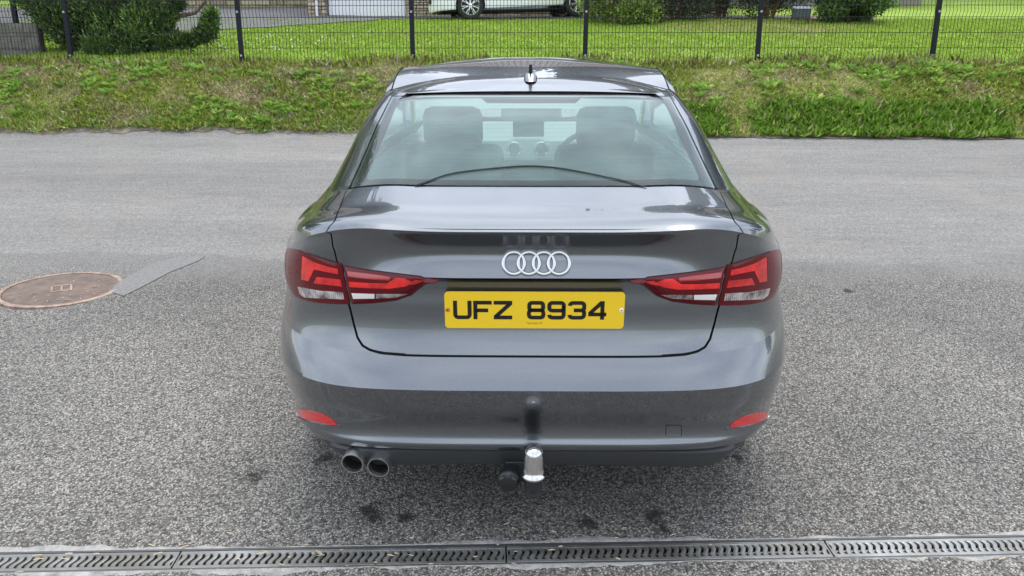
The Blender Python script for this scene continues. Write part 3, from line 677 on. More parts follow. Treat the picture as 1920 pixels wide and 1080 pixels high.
LO.seg('indicator_segment', [(594, 519), (638, 524)], [(588, 531), (641, 537)], m_lens_red, OL)
LO.seg('reverse_segment', [(558, 537), (600, 545), (643, 547.5)], [(562, 551), (572, 558), (645, 561)], m_lens_clear, OL)
LO.seg('lamp_gap_line', [(641, 493.5), (620, 488), (600, 481.5), (580, 474), (560, 466.5)], [(641.5, 496.5), (620, 491), (600, 484.5), (580, 477.5), (560, 470.5)], m_gap, OL, .0006, 40, 3)  # black strips painting in the dark gap along each lens top
LI.seg('lamp_gap_line', [(645, 496.5), (690, 503.5), (740, 510), (790, 516), (824, 520.5)], [(645.5, 499.5), (690, 506.8), (740, 513), (790, 518.5), (824, 522)], m_gap, IL, .0006, 40, 3)
LI.seg('brake_segment', [(651, 508), (700, 514), (731, 519)], [(652, 518), (700, 524), (731, 526)], m_lens_mid, IL)
LI.seg('indicator_segment', [(654, 528), (688, 530.5), (726, 531), (741, 521), (758, 522)], [(655, 538), (688, 540), (731, 541), (760, 537), (776, 529)], m_lens_red, IL, nx=40)
LI.seg('fog_segment', [(777, 525), (796, 526.5)], [(768, 534), (782, 532)], m_lens_red, IL, nx=10, ny=4)
LI.seg('reverse_segment', [(659, 549.5), (702, 551)], [(662, 560), (702, 559.5)], m_lens_white, IL)
LI.seg('reverse_segment', [(705, 551), (765, 551)], [(705, 559.5), (742, 558)], m_lens_clear, IL)
# fog reflectors in the bumper with their bright lower trim
decal('reflector', [(549, 766), (575, 768), (605, 776), (622, 785), (631, 795)], [(550, 776), (575, 786), (605, 793), (625, 796.5), (631.5, 797)], mat('reflector_red', (.62, .012, .014), .2, coat=1.0), bump_o, .002, .004, 26, 5)
decal('reflector_trim', [(549, 777), (575, 788), (605, 795), (637, 798)], [(551, 781), (575, 793), (605, 800), (641, 802)], m_paint, bump_o, .006, .008, 26, 3)
# towing eye cover on the right, seen mirrored: 2000 - x
def groove(name, loop, wpx, m, parent, off=.0008, mirror=True):
    P = np.array(loop, float); c = P.mean(0); Q = c + (P - c) * (1 + wpx / np.linalg.norm(P - c, axis=1))[:, None]
    P = np.vstack([P, P[:1]]); Q = np.vstack([Q, Q[:1]]); g = np.stack([P, Q]); U, Vv = uv_at(g); sg = 1 if mirror else -1
    pts = S2(sg * U, Vv) + SN(sg * U, Vv) * off
    return mk(name, [(pts.reshape(-1, 3), grid_faces(2, len(P)))], m, parent, merge=False)
ex, ey = 2000 - 1264.5, 804.5; rr = []
for cxx, cyy, a0 in ((11, 7, 0), (-11, 7, 90), (-11, -7, 180), (11, -7, 270)):
    for a in (0, 30, 60, 90): q = rad(a0 + a); rr.append((ex + cxx + 3 * math.cos(q), ey + cyy + 3 * math.sin(q)))
groove('towing_eye_cover', rr, 1.3, m_gap, bump_o)
groove('towing_eye_rim', [((a - ex) * .985 + ex, (b - ey) * .97 + ey - .2) for a, b in rr], .7, m_alloy, bump_o, .0005)
# ---- licence plate
def frame_at(px, py):
    """point, right, up, normal on the body for a pixel near the centre line, in the car frame"""
    u, v = uv_at([(min(px, 1000 - (px - 1000)) if px > 1000 else px, py)]); sg = -1 if px <= 1000 else 1
    P = S2(sg * u, v)[0]; N = Vector(SN(sg * u, v)[0]); return Vector(P), N
pc, pn = frame_at(1000, 579); pc.x = .002
pn = Vector((0, -1, -.02)).normalized(); pu = Vector((0, pn.z, -pn.y)).normalized()
PM = Matrix(((1, 0, -pn.x, 0), (0, pu.y, pn.y, 0), (0, pu.z, pn.z, 0), (0, 0, 0, 1)))
PM[0][0] = 1; PM[0][1] = 0; PM[0][2] = 0
PM = Matrix.Translation((pc.x, pc.y - .0085, pc.z)) @ PM
def rrect(w, h, r, n=6):
    out = []
    for cx_, cy_, a in ((w / 2 - r, h / 2 - r, 0), (-w / 2 + r, h / 2 - r, 90), (-w / 2 + r, -h / 2 + r, 180), (w / 2 - r, -h / 2 + r, 270)):
        for i in range(n + 1): q = rad(a + 90 * i / n); out.append((cx_ + r * math.cos(q), cy_ + r * math.sin(q)))
    return out
def slab(poly, z0, z1, M):
    b = MB(); b.prism(poly, 'z', z0, z1); b.v = [tuple(M @ Vector(v)) for v in b.v]; return b
plate = slab(rrect(.520, .113, .011), 0, .004, PM).build('licence_plate', m_yellow, lid)
def stroke(path, w):
    """flat ribbon with mitred corners along a 2-D path"""
    p = [Vector(q) for q in path]; L, Rr = [], []
    for i, q in enumerate(p):
        a = (q - p[i - 1]).normalized() if i else (p[1] - q).normalized(); b = (p[i + 1] - q).normalized() if i < len(p) - 1 else a
        t = (a + b).normalized(); n = Vector((-t.y, t.x)); n = n / max(.35, n.dot(Vector((-a.y, a.x)))); L.append(q + n * w / 2); Rr.append(q - n * w / 2)
    n = len(p); return L + Rr, [[i, i + 1, n + i + 1, n + i] for i in range(n - 1)]
def arc(cx_, cy_, r, a0, a1, n=6): return [(cx_ + r * math.cos(rad(a0 + (a1 - a0) * i / n)), cy_ + r * math.sin(rad(a0 + (a1 - a0) * i / n))) for i in range(n + 1)]
CW, CH, SW = .0535, .0575, .0117; hw, hh, s_ = CW / 2 - SW / 2, CH / 2 - SW / 2, SW / 2; r_ = .009
def loop(x0, x1, y0, y1, r): return arc(x1 - r, y1 - r, r, 0, 90) + arc(x0 + r, y1 - r, r, 90, 180) + arc(x0 + r, y0 + r, r, 180, 270) + arc(x1 - r, y0 + r, r, 270, 360) + [(x1, y1 - r), (x1, y1 - r + 1e-5)]
GL = {
 'U': [[(-hw, hh + s_)] + arc(-hw + r_, -hh + r_, r_, 180, 270) + arc(hw - r_, -hh + r_, r_, 270, 360) + [(hw, hh + s_)]],
 'F': [[(-hw, -hh - s_), (-hw, hh), (hw + s_, hh)], [(-hw, -.001), (hw * .78, -.001)]],
 'Z': [[(-hw - s_, hh), (hw, hh), (hw, hh - .003), (-hw, -hh + .003), (-hw, -hh), (hw + s_, -hh)]],
 '8': [loop(-hw + .001, hw - .001, .0, hh, .0075), loop(-hw, hw, -hh, .0, .0085)],
 '9': [loop(-hw, hw, -.001, hh, .0085), [(hw, hh - r_)] + arc(hw - r_, -hh + r_, r_, 0, -90) + arc(-hw + r_, -hh + r_, r_, 270, 180)],
 '3': [arc(-hw + r_, hh - r_, r_, 180, 90) + arc(hw - r_, hh - r_, r_, 90, 0) + [(hw, .006), (hw - .005, 0)] + [(-hw + .012, 0)], [(hw - .005, 0), (hw, -.006)] + arc(hw - r_, -hh + r_, r_, 0, -90) + arc(-hw + r_, -hh + r_, r_, 270, 180)],
 '4': [[(hw - .006, -hh - s_), (hw - .006, hh), (hw - .010, hh), (-hw + .001, -.0085), (-hw + .001, -.0125), (hw + s_, -.0125)]],
}
for ch, x in zip('UFZ8934', (-.2087, -.1502, -.0911, .0050, .0639, .1229, .1815)):
    b = MB()
    for pth in GL[ch]:
        v, f = stroke(pth, SW); b.add([PM @ Vector((q.x + x, q.y + .0005, .0047)) for q in v], f)
    b.build('plate_character', m_print, plate)
tcu = bpy.data.curves.new('supplier_print', 'FONT'); tcu.body = 'Top Gear NI'; tcu.size = .0088; tcu.align_x = 'CENTER'
to = bpy.data.objects.new('tmp_text', tcu); COL.objects.link(to); dg = bpy.context.evaluated_depsgraph_get(); me = bpy.data.meshes.new_from_object(to.evaluated_get(dg)); bpy.data.objects.remove(to)
me.transform(PM @ Matrix.Translation((.0, -.0425, .0046))); me.materials.append(mat('supplier_brown', (.30, .12, .01), .5)); me.name = 'supplier_print'
tp = bpy.data.objects.new('supplier_print', me); COL.objects.link(tp); tp.parent = plate
for sx, mm, cc in ((-.2515, mat('screw_orange', (.55, .22, .03), .4), (.08, .05, .03)), (.2515, mat('screw_white', (.85, .83, .78), .35), (.15, .15, .16))):
    Ms = PM @ Matrix.Translation((sx, .001, .004)); b = MB(); b.lathe([(.0068, 0), (.0066, .0015), (.005, .0028), (.0028, .0030), (.0026, .0010), (0.0001, .0010)], 16, Ms); so_ = b.build('plate_screw', mm, plate, True)
    b = MB(); b.lathe([(.0026, .0012), (.0001, .0022)], 12, Ms); b.build('screw_head', mat('screw_head_%d' % int(sx > 0), cc, .4), so_)
# ---- four-ring badge
e1, en = frame_at(1000, 512); e2, _ = frame_at(1000, 474)
up = (e2 - e1).normalized(); nrm = Vector((1, 0, 0)).cross(up).normalized()
if nrm.y > 0: nrm = -nrm
ec, _ = frame_at(1000, 494)
EM = Matrix(((1, up.x, nrm.x, 0.006), (0, up.y, nrm.y, ec.y + nrm.y * .0085), (0, up.z, nrm.z, ec.z + nrm.z * .0085), (0, 0, 0, 1)))
badge_root = None
for i in range(4):
    c = (i - 1.5) * .0425; vv, ff = [], []; n, mseg = 48, 8
    sec = [(-.0053, -.004), (-.0049, .001), (-.0024, .0034), (.0024, .0034), (.0049, .001), (.0053, -.004)]
    for kk in range(n):
        q = 2 * math.pi * kk / n
        for (dr, dz_) in sec: vv.append(EM @ Vector((c + (.0302 + dr) * math.cos(q), (.0302 + dr) * math.sin(q) * 1.04, dz_ + (.0007 if i % 2 else 0))))
    ns = len(sec)
    for kk in range(n):
        for j in range(ns): ff.append([kk * ns + j, ((kk + 1) % n) * ns + j, ((kk + 1) % n) * ns + (j + 1) % ns, kk * ns + (j + 1) % ns])
    b = MB().add(vv, ff); b.build('badge_ring', m_chrome, lid, True, 50)
# ---- exhaust pipes: pipe tips point back, slightly down
for px, py in ((660, 871), (709, 878)):
    d = px; Y0 = .045
    phi = math.atan((py - 540) / FPX) + TH; z = CAM_CAR[2] - (Y0 - CAM_CAR[1]) * math.tan(phi)
    x = None
    for xx in np.linspace(-.8, 0, 1601):
        if project_car(np.array([xx, Y0, z]))[0] >= px: x = xx; break
    ax = Vector((-.10, -1, -.10)).normalized(); M = Matrix.Translation((x, Y0, z)) @ ax.to_track_quat('Z', 'Y').to_matrix().to_4x4()
    b = MB(); b.lathe([(.0315, -.30), (.0335, -.05), (.0345, -.004), (.0338, .0015), (.0318, .0015), (.0300, -.006), (.0295, -.2)], 36, M); e = b.build('exhaust_tip', m_steel, car, True, 40)
    b = MB(); b.lathe([(.0294, -.012), (.0294, -.14), (.0001, -.15)], 30, M); b.build('exhaust_bore', m_gap, e, True)
# ---- tow bar: neck, ball under a chrome cap, electric socket
def at_car(px, py, Y):
    phi = math.atan((py - 540) / FPX) + TH; z = CAM_CAR[2] - (Y - CAM_CAR[1]) * math.tan(phi)
    lo_, hi_ = -1.2, 1.2
    for _ in range(40):
        mid_ = (lo_ + hi_) / 2
        if project_car(np.array([mid_, Y, z]))[0] < px: lo_ = mid_
        else: hi_ = mid_
    return Vector((lo_, Y, z))
TY = -.065
tb = at_car(1000.5, 866, TY); tow = MB(); bx, bz = tb.x, tb.z
tow.tube([(bx, TY, bz - .02), (bx, TY, bz - .075), (bx, TY + .02, bz - .115), (bx, TY + .08, bz - .135), (bx, TY + .2, bz - .13), (bx, TY + .36, bz - .08)], [.021, .0245, .026, .026, .026, .028], 16)
to_ = tow.build('tow_bar', m_gloss, car, True, 60)
b = MB(); b.lathe([(.0295, -.046), (.0345, -.046), (.0355, -.043), (.0345, -.039), (.0308, -.036), (.0302, -.01), (.0288, .018), (.0262, .034), (.0205, .044), (.011, .049), (.0001, .0505)], 40, Matrix.Translation((bx, TY, bz)) ); b.build('tow_ball_cap', m_chrome, to_, True, 50)
sp = at_car(952.5, 902, TY + .06); ax = Vector((-.12, -1, .12)).normalized(); M = Matrix.Translation(sp) @ ax.to_track_quat('Z', 'Y').to_matrix().to_4x4()
b = MB(); b.lathe([(.026, -.07), (.030, -.05), (.034, -.03), (.034, .0), (.031, .006), (.028, .0075), (.0001, .009)], 28, M)
sk = b.build('tow_socket', mat('socket_black', (.012, .015, .016), .3), to_, True, 40)
b = MB(); b.box(M @ Vector((0, .024, .006)), (.018, .014, .014), None, .003); b.box(M @ Vector((.019, .012, .008)), (.014, .010, .006), (0, .5, 0), .002); b.box(M @ Vector((-.019, .012, .008)), (.014, .010, .006), (0, -.5, 0), .002); b.build('socket_hinge', mat('socket_grey', (.06, .065, .07), .35), sk)
MB().box((bx - .04, TY + .12, bz - .105), (.09, .012, .07), None, .003).build('socket_bracket', m_black, to_)
# ---- wheels
def wheel(parent, x, y, z, r, w, spokes, name='wheel', rim_m=None):
    sg = 1 if x > 0 else -1; M = Matrix.Translation((x, y, z)) @ Euler((0, sg * math.pi / 2, 0)).to_matrix().to_4x4()
    e = MB(); rr = r * .70
    e.lathe([(rr, -w * .45), (r * .93, -w / 2), (r, -w * .36), (r, w * .36), (r * .93, w / 2), (rr, w * .45), (rr * .97, w * .30)], 48, M); t = e.build(name, m_rubber, parent, True, 50)
    e = MB(); e.lathe([(rr, w * .45), (rr * .96, w * .47), (rr * .92, w * .38), (rr * .90, -w * .4)], 48, M)
    for i in range(spokes):
        a = 2 * math.pi * i / spokes
        for da in (-.13, .13):
            p0 = M @ Vector((.16 * rr * math.cos(a + da * .4), .16 * rr * math.sin(a + da * .4), w * .36)); p1 = M @ Vector((rr * .95 * math.cos(a + da), rr * .95 * math.sin(a + da), w * .40))
            e.tube([p0, p1], [rr * .055, rr * .042], 5)
    e.lathe([(rr * .24, w * .30), (rr * .22, w * .42), (.0001, w * .44)], 20, M); e.build('alloy_rim', rim_m or m_alloy, t, True, 40)
    e = MB(); e.lathe([(rr * .80, w * .05), (.0001, w * .05)], 30, M); e.build('brake_disc', mat('brake_dark', (.03, .03, .03), .6), t)
    return t
for y in (WY, FY):
    for x in (-.775, .775): wheel(car, x, y, .316, .316, .215, 5)
    for sg in (-1, 1):
        b = MB(); n = 20; vv, ff = [], []
        for i in range(n + 1):
            q = math.pi * (-.08 + 1.16 * i / n)
            for xx in (.45, .86): vv.append((sg * xx, y + WR * 1.015 * math.cos(q), WZ + WR * 1.015 * math.sin(q)))
        b.add(vv, [[2 * i, 2 * i + 1, 2 * i + 3, 2 * i + 2] for i in range(n)]); b.build('wheel_arch_liner', m_black, car)
# ---- interior
def seat(x, y, back_h, w, name, hr=True):
    b = MB(); b.box((x, y, .42), (w, .52, .14), (.08, 0, 0), .05); s0 = b.build(name, m_cloth, car, True)
    b = MB(); b.box((x, y - .27, .42 + back_h / 2), (w * .96, .13, back_h), (.24, 0, 0), .055); b.build('backrest', m_cloth, s0, True)
    if hr: MB().box((x, y - .27 - back_h * .13, .42 + back_h + .07), (w * .56, .10, .20), (.16, 0, 0), .045).build('headrest', m_cloth, s0, True)
for x in (-.36, .36): seat(x, 2.02, .62, .50, 'front_seat')
seat(0, 1.30, .47, 1.24, 'rear_seat', False)
for x in (-.36, .36): pass
MB().prism([(.585, 1.028), (1.02, .955), (1.06, .93), (1.06, .90), (.62, .95)], 'x', -.66, .66).build('parcel_shelf', m_shelf, car)
d = MB(); d.prism([(2.66, .60), (2.64, .80), (2.70, .905), (2.82, .935), (3.32, .955), (3.35, .60)], 'x', -.70, .70); dash = d.build('dashboard', m_trim, car, True, 30)
MB().box((.005, 2.735, .985), (.19, .022, .115), (-.12, 0, 0), .008).build('display_screen', m_gloss, dash)
for x in (-.62, -.082, .082, .62):
    M = Matrix.Translation((x, 2.635, .868)) @ Euler((math.pi / 2 + .12, 0, 0)).to_matrix().to_4x4(); b = MB(); b.lathe([(.042, -.01), (.046, .004), (.0425, .008), (.036, .004), (.034, -.012)], 28, M); v_ = b.build('air_vent', m_chrome, dash, True)
    b = MB(); b.lathe([(.034, -.004), (.0001, -.004)], 20, M); b.build('vent_face', m_gap, v_)
M = Matrix.Translation((.36, 2.50, .80)) @ Euler((math.pi / 2 - .38, 0, 0)).to_matrix().to_4x4(); b = MB(); b.lathe([(.185 + .016 * math.cos(q), .016 * math.sin(q)) for q in np.linspace(0, 2 * math.pi, 9)], 36, M); b.lathe([(.07, .01), (.0001, .02)], 16, M); b.build('steering_wheel', m_black, car, True)
for sg in (-1, 1):
    MB().prism([(.70, .40), (2.9, .40), (2.9, .93), (.70, .98)], 'x', sg * .70, sg * .735).build('door_trim', m_trim, car)
MB().box((0, 1.06, 1.232), (.235, .06, .03), (.38, 0, 0), .006).build('high_brake_lamp', m_black, car)
MB().box((.0, 2.52, 1.255), (.21, .03, .07), (.1, 0, 0), .012).build('interior_mirror', m_gloss, car)
# headlining just under the roof skin
hl = Vr.copy(); hl[..., 2] -= .03; mk('headlining', [(hl.reshape(-1, 3), grid_faces(60, 61))], mat('headlining_grey', (.35, .36, .36), .95), roof)

# thin black tube in an arc over the rear window
wp = [(778, 349), (790, 345), (806, 340), (830, 330), (868, 322.5), (925, 317), (985, 311.5), (1012, 312.5)]
wu, wvv = uv_at([p for p in wp if p[0] < 1000]); right = [(2000 - x, y) for x, y in ((1040, 314.5), (1075, 320), (1110, 326.5), (1150, 335), (1185, 342.5), (1213, 351))]; ru_, rv_ = uv_at(right)
uw = np.r_[-wu, ru_]; vw = np.r_[wvv, rv_]; tt = np.linspace(0, len(uw) - 1, 60); uw = np.interp(tt, np.arange(len(uw)), uw); vw = np.interp(tt, np.arange(len(vw)), vw)
ker = np.ones(5) / 5; uw[2:-2] = np.convolve(uw, ker, 'valid'); vw[2:-2] = np.convolve(vw, ker, 'valid')
pw_ = S2(uw, vw) + SN(uw, vw) * .003; pw_ = car2world(pw_)
tag(MB().tube([tuple(p) for p in pw_], [.0018 + .0012 * math.sin(math.pi * i / 59) for i in range(60)], 6).build('black_arc', m_black, None, True), 'thin black line in an arc across the rear window of the grey saloon', 'wire')
# ---------------------------------------------------------------- foliage builders
def cards(pos, dirs, ln, wd_, cols, bend=.25):
    """leaf blades: two quads each, pointed"""
    n = len(pos); d = dirs / (np.linalg.norm(dirs, axis=1, keepdims=True) + 1e-9)
    r = RNG.normal(size=(n, 3)); s = np.cross(d, r); s /= np.linalg.norm(s, axis=1, keepdims=True) + 1e-9
    up = np.cross(s, d); ln = np.broadcast_to(ln, n)[:, None]; w = np.broadcast_to(wd_, n)[:, None] / 2
    mid = pos + d * ln * .5 + up * ln * bend * .3; tip = pos + d * ln
    V = np.stack([pos, mid - s * w, tip, mid + s * w], 1).reshape(-1, 3)
    i = np.arange(n)[:, None] * 4; F = np.concatenate([i + np.array([[0, 1, 2]]), i + np.array([[0, 2, 3]])], 1).reshape(-1, 3)
    return V, F, np.repeat(cols, 4, axis=0)
def ball(n):
    v = RNG.normal(size=(n, 3)); v /= np.linalg.norm(v, axis=1, keepdims=True); return v
def crown(clusters, leaf, width, pal, up=.5, shell=.6, var=.25):
    P, D, C = [], [], []
    pal = np.array(pal)
    for (cx, cy, cz, rx, ry, rz, n) in clusters:
        b = ball(n); r = (shell + (1 - shell) * RNG.random(n)) ** 1.0 * (.75 + .35 * RNG.random(n)); p = b * r[:, None] * np.array([rx, ry, rz]) + np.array([cx, cy, cz])
        d = b * np.array([1, 1, .6]) + RNG.normal(size=(n, 3)) * .5; d[:, 2] += up
        c = pal[RNG.integers(0, len(pal), n)] * (1 + var * RNG.normal(size=(n, 1))) * (1 + .30 * np.clip(RNG.normal(), -1.8, 2))
        P.append(p); D.append(d); C.append(np.clip(c, .004, .6))
    P, D, C = map(np.concatenate, (P, D, C)); n = len(P)
    return cards(P, D, leaf * (.6 + .8 * RNG.random(n)), width * (.7 + .6 * RNG.random(n)), C)
m_fol = foliage_mat('foliage_leaf', .5, .22); m_grass = foliage_mat('grass_blade', .6, .3)
m_bark = mat('bark', (.10, .07, .05), .95); kk_ = NT(m_bark); kk_.base(kk_.ramp(kk_.noise(14, 6, .7, stretch=(1, 1, .25)), [(.3, (.05, .036, .026)), (.7, (.19, .13, .09))])); kk_.bump(kk_.noise(30, 5), .8, .02)
m_bark_red = mat('bark_red', (.22, .10, .06), .95)
def fol(name, data, parent, kind=None): return obj(name, data[0], data[1], m_fol, parent, False, cols=data[2], kind=kind)
# ---------------------------------------------------------------- mesh fence along the top of the bank
m_fence = mat('fence_anthracite', (.010, .012, .017), .6, spec=.25)
def gz(x, y): return float(G(x, y))
def fence_panel(x0, x1, y, z0, h, parent, bend=.03, hz=None):
    b = MB(); n = max(2, int(round((x1 - x0) / .05))); hz = hz or (.015, .225, .435, .645, .80, h)
    for i in range(1, n):
        x = x0 + (x1 - x0) * i / n; b.tube([(x, y, z0 - .02), (x, y, z0 + h * .745), (x, y - bend, z0 + h * .83), (x, y, z0 + h * .925), (x, y, z0 + h + .012)], .0034, 4, False)
    for q in hz:
        yy = y - .004 - (bend if abs(q - .80) < .01 else 0); b.tube([(x0, yy, z0 + q), (x1, yy, z0 + q)], .0036, 4, False)
    return b.build('wire_panel', m_fence, parent, kind='stuff')
fx = [at_y(p, 119, Y_FENCE)[0] for p in (133, 453, 774, 1097, 1420, 1748)]
st_ = (fx[-1] - fx[0]) / 5; fx = [fx[0] - st_ * i for i in (4, 3, 2, 1)] + fx + [fx[-1] + st_ * i for i in (1, 2, 3, 4)]
fence = tag(empty('mesh_fence', (0, 0, 0)), 'dark anthracite wire mesh fence running along the top of the grass bank', 'fence')
FZ = 1.52
for i, x in enumerate(fx):
    h = .97 if i == 9 else .90
    b = MB(); b.box((x, Y_FENCE + .035, FZ + h / 2 - .12), (.066, .05, h + .24), (0, (.018 if i == 4 else -.01 if i > 7 else .006), 0), .006)
    po = b.build('fence_post', m_fence, fence)
    for q in (.12, .72): MB().box((x, Y_FENCE + .006, FZ + q), (.03, .012, .03), None, .003).build('post_clip', mat('clip_steel', (.35, .36, .38), .4, .6), po)
    if i < len(fx) - 1: fence_panel(x + .03, fx[i + 1] - .03, Y_FENCE, FZ, .875, fence)
# ---------------------------------------------------------------- low block wall with a short fence on it, left
wy = 10.75; wr = at_y(76, 60, wy)[0]; wt = at_y(40, 52, wy)[2]
m_block = mat('weathered_block', (.16, .15, .14), .95); k = NT(m_block); k.base(k.ramp(k.noise(5, 8, .75), [(.3, (.07, .066, .058)), (.55, (.16, .15, .135)), (.75, (.26, .245, .22))])); k.bump(k.noise(35, 6), .8, .02)
wall = tag(empty('garden_wall', (wr, wy, wt - .6)), 'low weathered concrete block wall behind the mesh fence beside the conifer', 'wall')
zb0 = wt - .75; nb = 0
for r in range(4):
    zc = zb0 + .1 + r * .205 - wall.location.z
    x = 0.0 - (.22 if r % 2 else 0)
    if r % 2: MB().box((-.11, 0, zc), (.205, .15, .195), None, .006).build('block', m_block, wall)
    while x > -5.5:
        MB().box((x - .22, random.uniform(-.004, .004), zc), (.43, .15, .195), None, .006).build('block', m_block, wall); x -= .44
MB().box((-2.8, 0.0, wt - .75 + .41 - wall.location.z), (5.6, .135, .80)).build('mortar', mat('mortar', (.10, .095, .085), .95), wall)
sf = tag(empty('short_fence', (wr, wy, wt + .07)), 'short mesh fence panel standing on the block wall', 'fence')
px_ = at_y(30, 40, wy)[0] - wr
for q in (px_, px_ - 2.2): MB().box((q, 0, .16), (.066, .06, .46), None, .006).build('fence_post', m_fence, sf)
fp = fence_panel(px_ - 2.17, px_ + .45, 0, -.02, .36, sf, .03, (.02, .2, .3, .355))
# ---------------------------------------------------------------- big conifer behind the fence
CP = [(.065, .125, .032), (.105, .19, .042), (.16, .25, .055), (.04, .08, .025), (.22, .32, .08)]
cy_ = 10.95; cb = at_y(205, 112, cy_); tx, tz = cb[0], float(G(cb[0], cy_))
con = tag(empty('conifer_tree', (tx, cy_, tz)), 'big dense dark green conifer spilling over the mesh fence beside the block wall', 'tree')
b = MB(); b.tube([(0, 0, -.1), (.05, .02, .8), (.0, .05, 2.2), (.05, .05, 4.2), (0, 0, 6.0)], [.17, .14, .11, .07, .02], 10); b.build('trunk', m_bark, con, True)
limbs = [[(.1, 0, .35), (.6, -.05, .42), (1.15, -.12, .55), (1.55, -.15, .62), (1.75, -.15, .8)], [(.05, 0, .5), (.55, .05, .9), (.95, .05, 1.5)], [(.1, 0, .75), (.8, 0, .95), (1.2, -.05, 1.35)], [(-.05, 0, .6), (-.6, -.1, 1.1), (-1.1, -.1, 1.8)]]
for i, L in enumerate(limbs):
    b = MB(); b.tube(L, [.06 - .04 * j / (len(L) - 1) for j in range(len(L))], 7); b.build('limb', m_bark_red if i in (1, 2) else m_bark, con, True)
cl = []
def cc(px, py, r, n, dy=0.0, sq=1.0):
    p = at_y(px, py, cy_ + dy); cl.append((p[0] - tx, dy, p[2] - tz, r, r * .9, r * sq, n))
for px, py, r in ((60, -10, .34), (110, 10, .36), (165, 15, .38), (220, 10, .36), (270, 12, .32), (120, 45, .33), (170, 55, .36), (215, 50, .36), (260, 45, .30), (150, 85, .27), (190, 88, .30), (230, 85, .30), (262, 80, .24), (285, 40, .20), (95, 25, .3), (200, 100, .22), (170, 100, .2), (245, 98, .2)):
    cc(px, py, r, 1700, random.uniform(-.25, .1), 1.1); cc(px + random.uniform(-20, 20), py, r * .9, 900, random.uniform(.1, .5), 1.1)
for px, py, r in ((392, 46, .13), (388, 66, .14), (376, 70, .12), (396, 30, .09), (330, 78, .13), (305, 82, .14), (355, 80, .10), (318, 30, .14), (330, 8, .13), (312, 52, .10)): cc(px, py, r, 700, -.15, 1.1)
for i in range(46):
    h = 1.2 + 4.6 * (i / 46.0) ** .9; rr = 1.35 * (1 - (h - 1.2) / 5.4) ** .7 + .12; a = i * 2.4; q = rr * .75
    cl.append((q * math.cos(a), q * math.sin(a) * .8, h, .42, .42, .5, 520))
fol('crown', crown(cl, .085, .024, CP, .9, .45, .35), con)
# ---------------------------------------------------------------- shrubs behind the fence, right
def shrub(name, label, cat, px, py, y, spread, n, leaf, wd2, pal, trunks=3, h=1.2, group=None, dark=0):
    p = at_y(px, py, y); z = float(G(p[0], y)); e = tag(empty(name, (p[0], y, z)), label, cat, group)
    b = MB()
    for i in range(trunks):
        a = i * 2.1; b.tube([(.06 * math.cos(a), .06 * math.sin(a), -.05), (spread * .3 * math.cos(a), spread * .3 * math.sin(a), h * .4), (spread * .5 * math.cos(a), spread * .5 * math.sin(a), h * .8)], [.045, .03, .012], 6)
    b.build('stem', m_bark_red if dark else m_bark, e, True)
    cl2 = []
    for i in range(22):
        a = RNG.random() * 6.28; q = spread * (.25 + .6 * RNG.random()); zz = h * (.10 + .8 * RNG.random()) if not dark else h * (.10 + .85 * RNG.random() ** 1.2)
        cl2.append((q * math.cos(a), q * math.sin(a), zz, spread * .38, spread * .38, h * .2, n // 14))
    fol('crown', crown(cl2, leaf, wd2, pal, .4, .5, .3), e); return e
LG = [(.15, .24, .03), (.23, .33, .05), (.09, .15, .025), (.36, .42, .12), (.18, .26, .04)]
DG = [(.025, .042, .016), (.04, .06, .02), (.06, .08, .028), (.018, .028, .012)]
MG = [(.08, .17, .03), (.13, .24, .045), (.05, .11, .025), (.20, .31, .08)]
shrub('laurel_shrub', 'rounded glossy yellow green shrub between the white hatchback and the dark conifers', 'shrub', 1162, 48, 16.4, .85, 9000, .075, .04, LG, 4, 1.5)
shrub('conifer_shrub', 'dark conifer shrub with bare reddish stems beside the glossy shrub', 'shrub', 1262, 40, 17.4, .95, 10000, .06, .03, DG, 5, 2.4, 'dark conifer shrubs', 1)
shrub('conifer_shrub', 'dark conifer shrub behind the small grey box with bare ground beneath', 'shrub', 1440, 38, 18.0, 1.35, 14000, .06, .03, DG, 6, 2.6, 'dark conifer shrubs', 1)
shrub('conifer_shrub', 'dark conifer shrub growing between the other two dark conifers', 'shrub', 1350, 36, 18.6, 1.1, 11000, .06, .03, DG, 5, 2.8, 'dark conifer shrubs', 1)
shrub('leafy_shrub', 'mid green leafy shrub beside the small grey box', 'shrub', 1590, 36, 16.8, .92, 9000, .085, .05, MG, 4, 1.2)
# bare litter under the conifers
m_litter = mat('leaf_litter', (.25, .19, .11), .95); k = NT(m_litter); k.base(k.ramp(k.noise(7, 8, .75), [(.3, (.10, .085, .04)), (.5, (.20, .165, .08)), (.7, (.33, .27, .15))]))
q = [at_ground(*p)[:2] for p in ((1215, 50), (1240, 58), (1290, 61), (1380, 62), (1460, 63), (1520, 66), (1560, 60), (1620, 55), (1660, 46), (1640, 34), (1500, 30), (1300, 30), (1220, 36))]
cx, cyy = np.mean([p[0] for p in q]), np.mean([p[1] for p in q]); vv = []; ff = []; nq = len(q)
for s in np.linspace(0, 1, 7): vv += [(cx + (p[0] - cx) * s, cyy + (p[1] - cyy) * s, gz(cx + (p[0] - cx) * s, cyy + (p[1] - cyy) * s) + .031) for p in q]
ff = [[i * nq + j, i * nq + (j + 1) % nq, (i + 1) * nq + (j + 1) % nq, (i + 1) * nq + j] for i in range(6) for j in range(nq)]
obj('leaf_litter', vv, ff, m_litter, None, True, kind='structure')
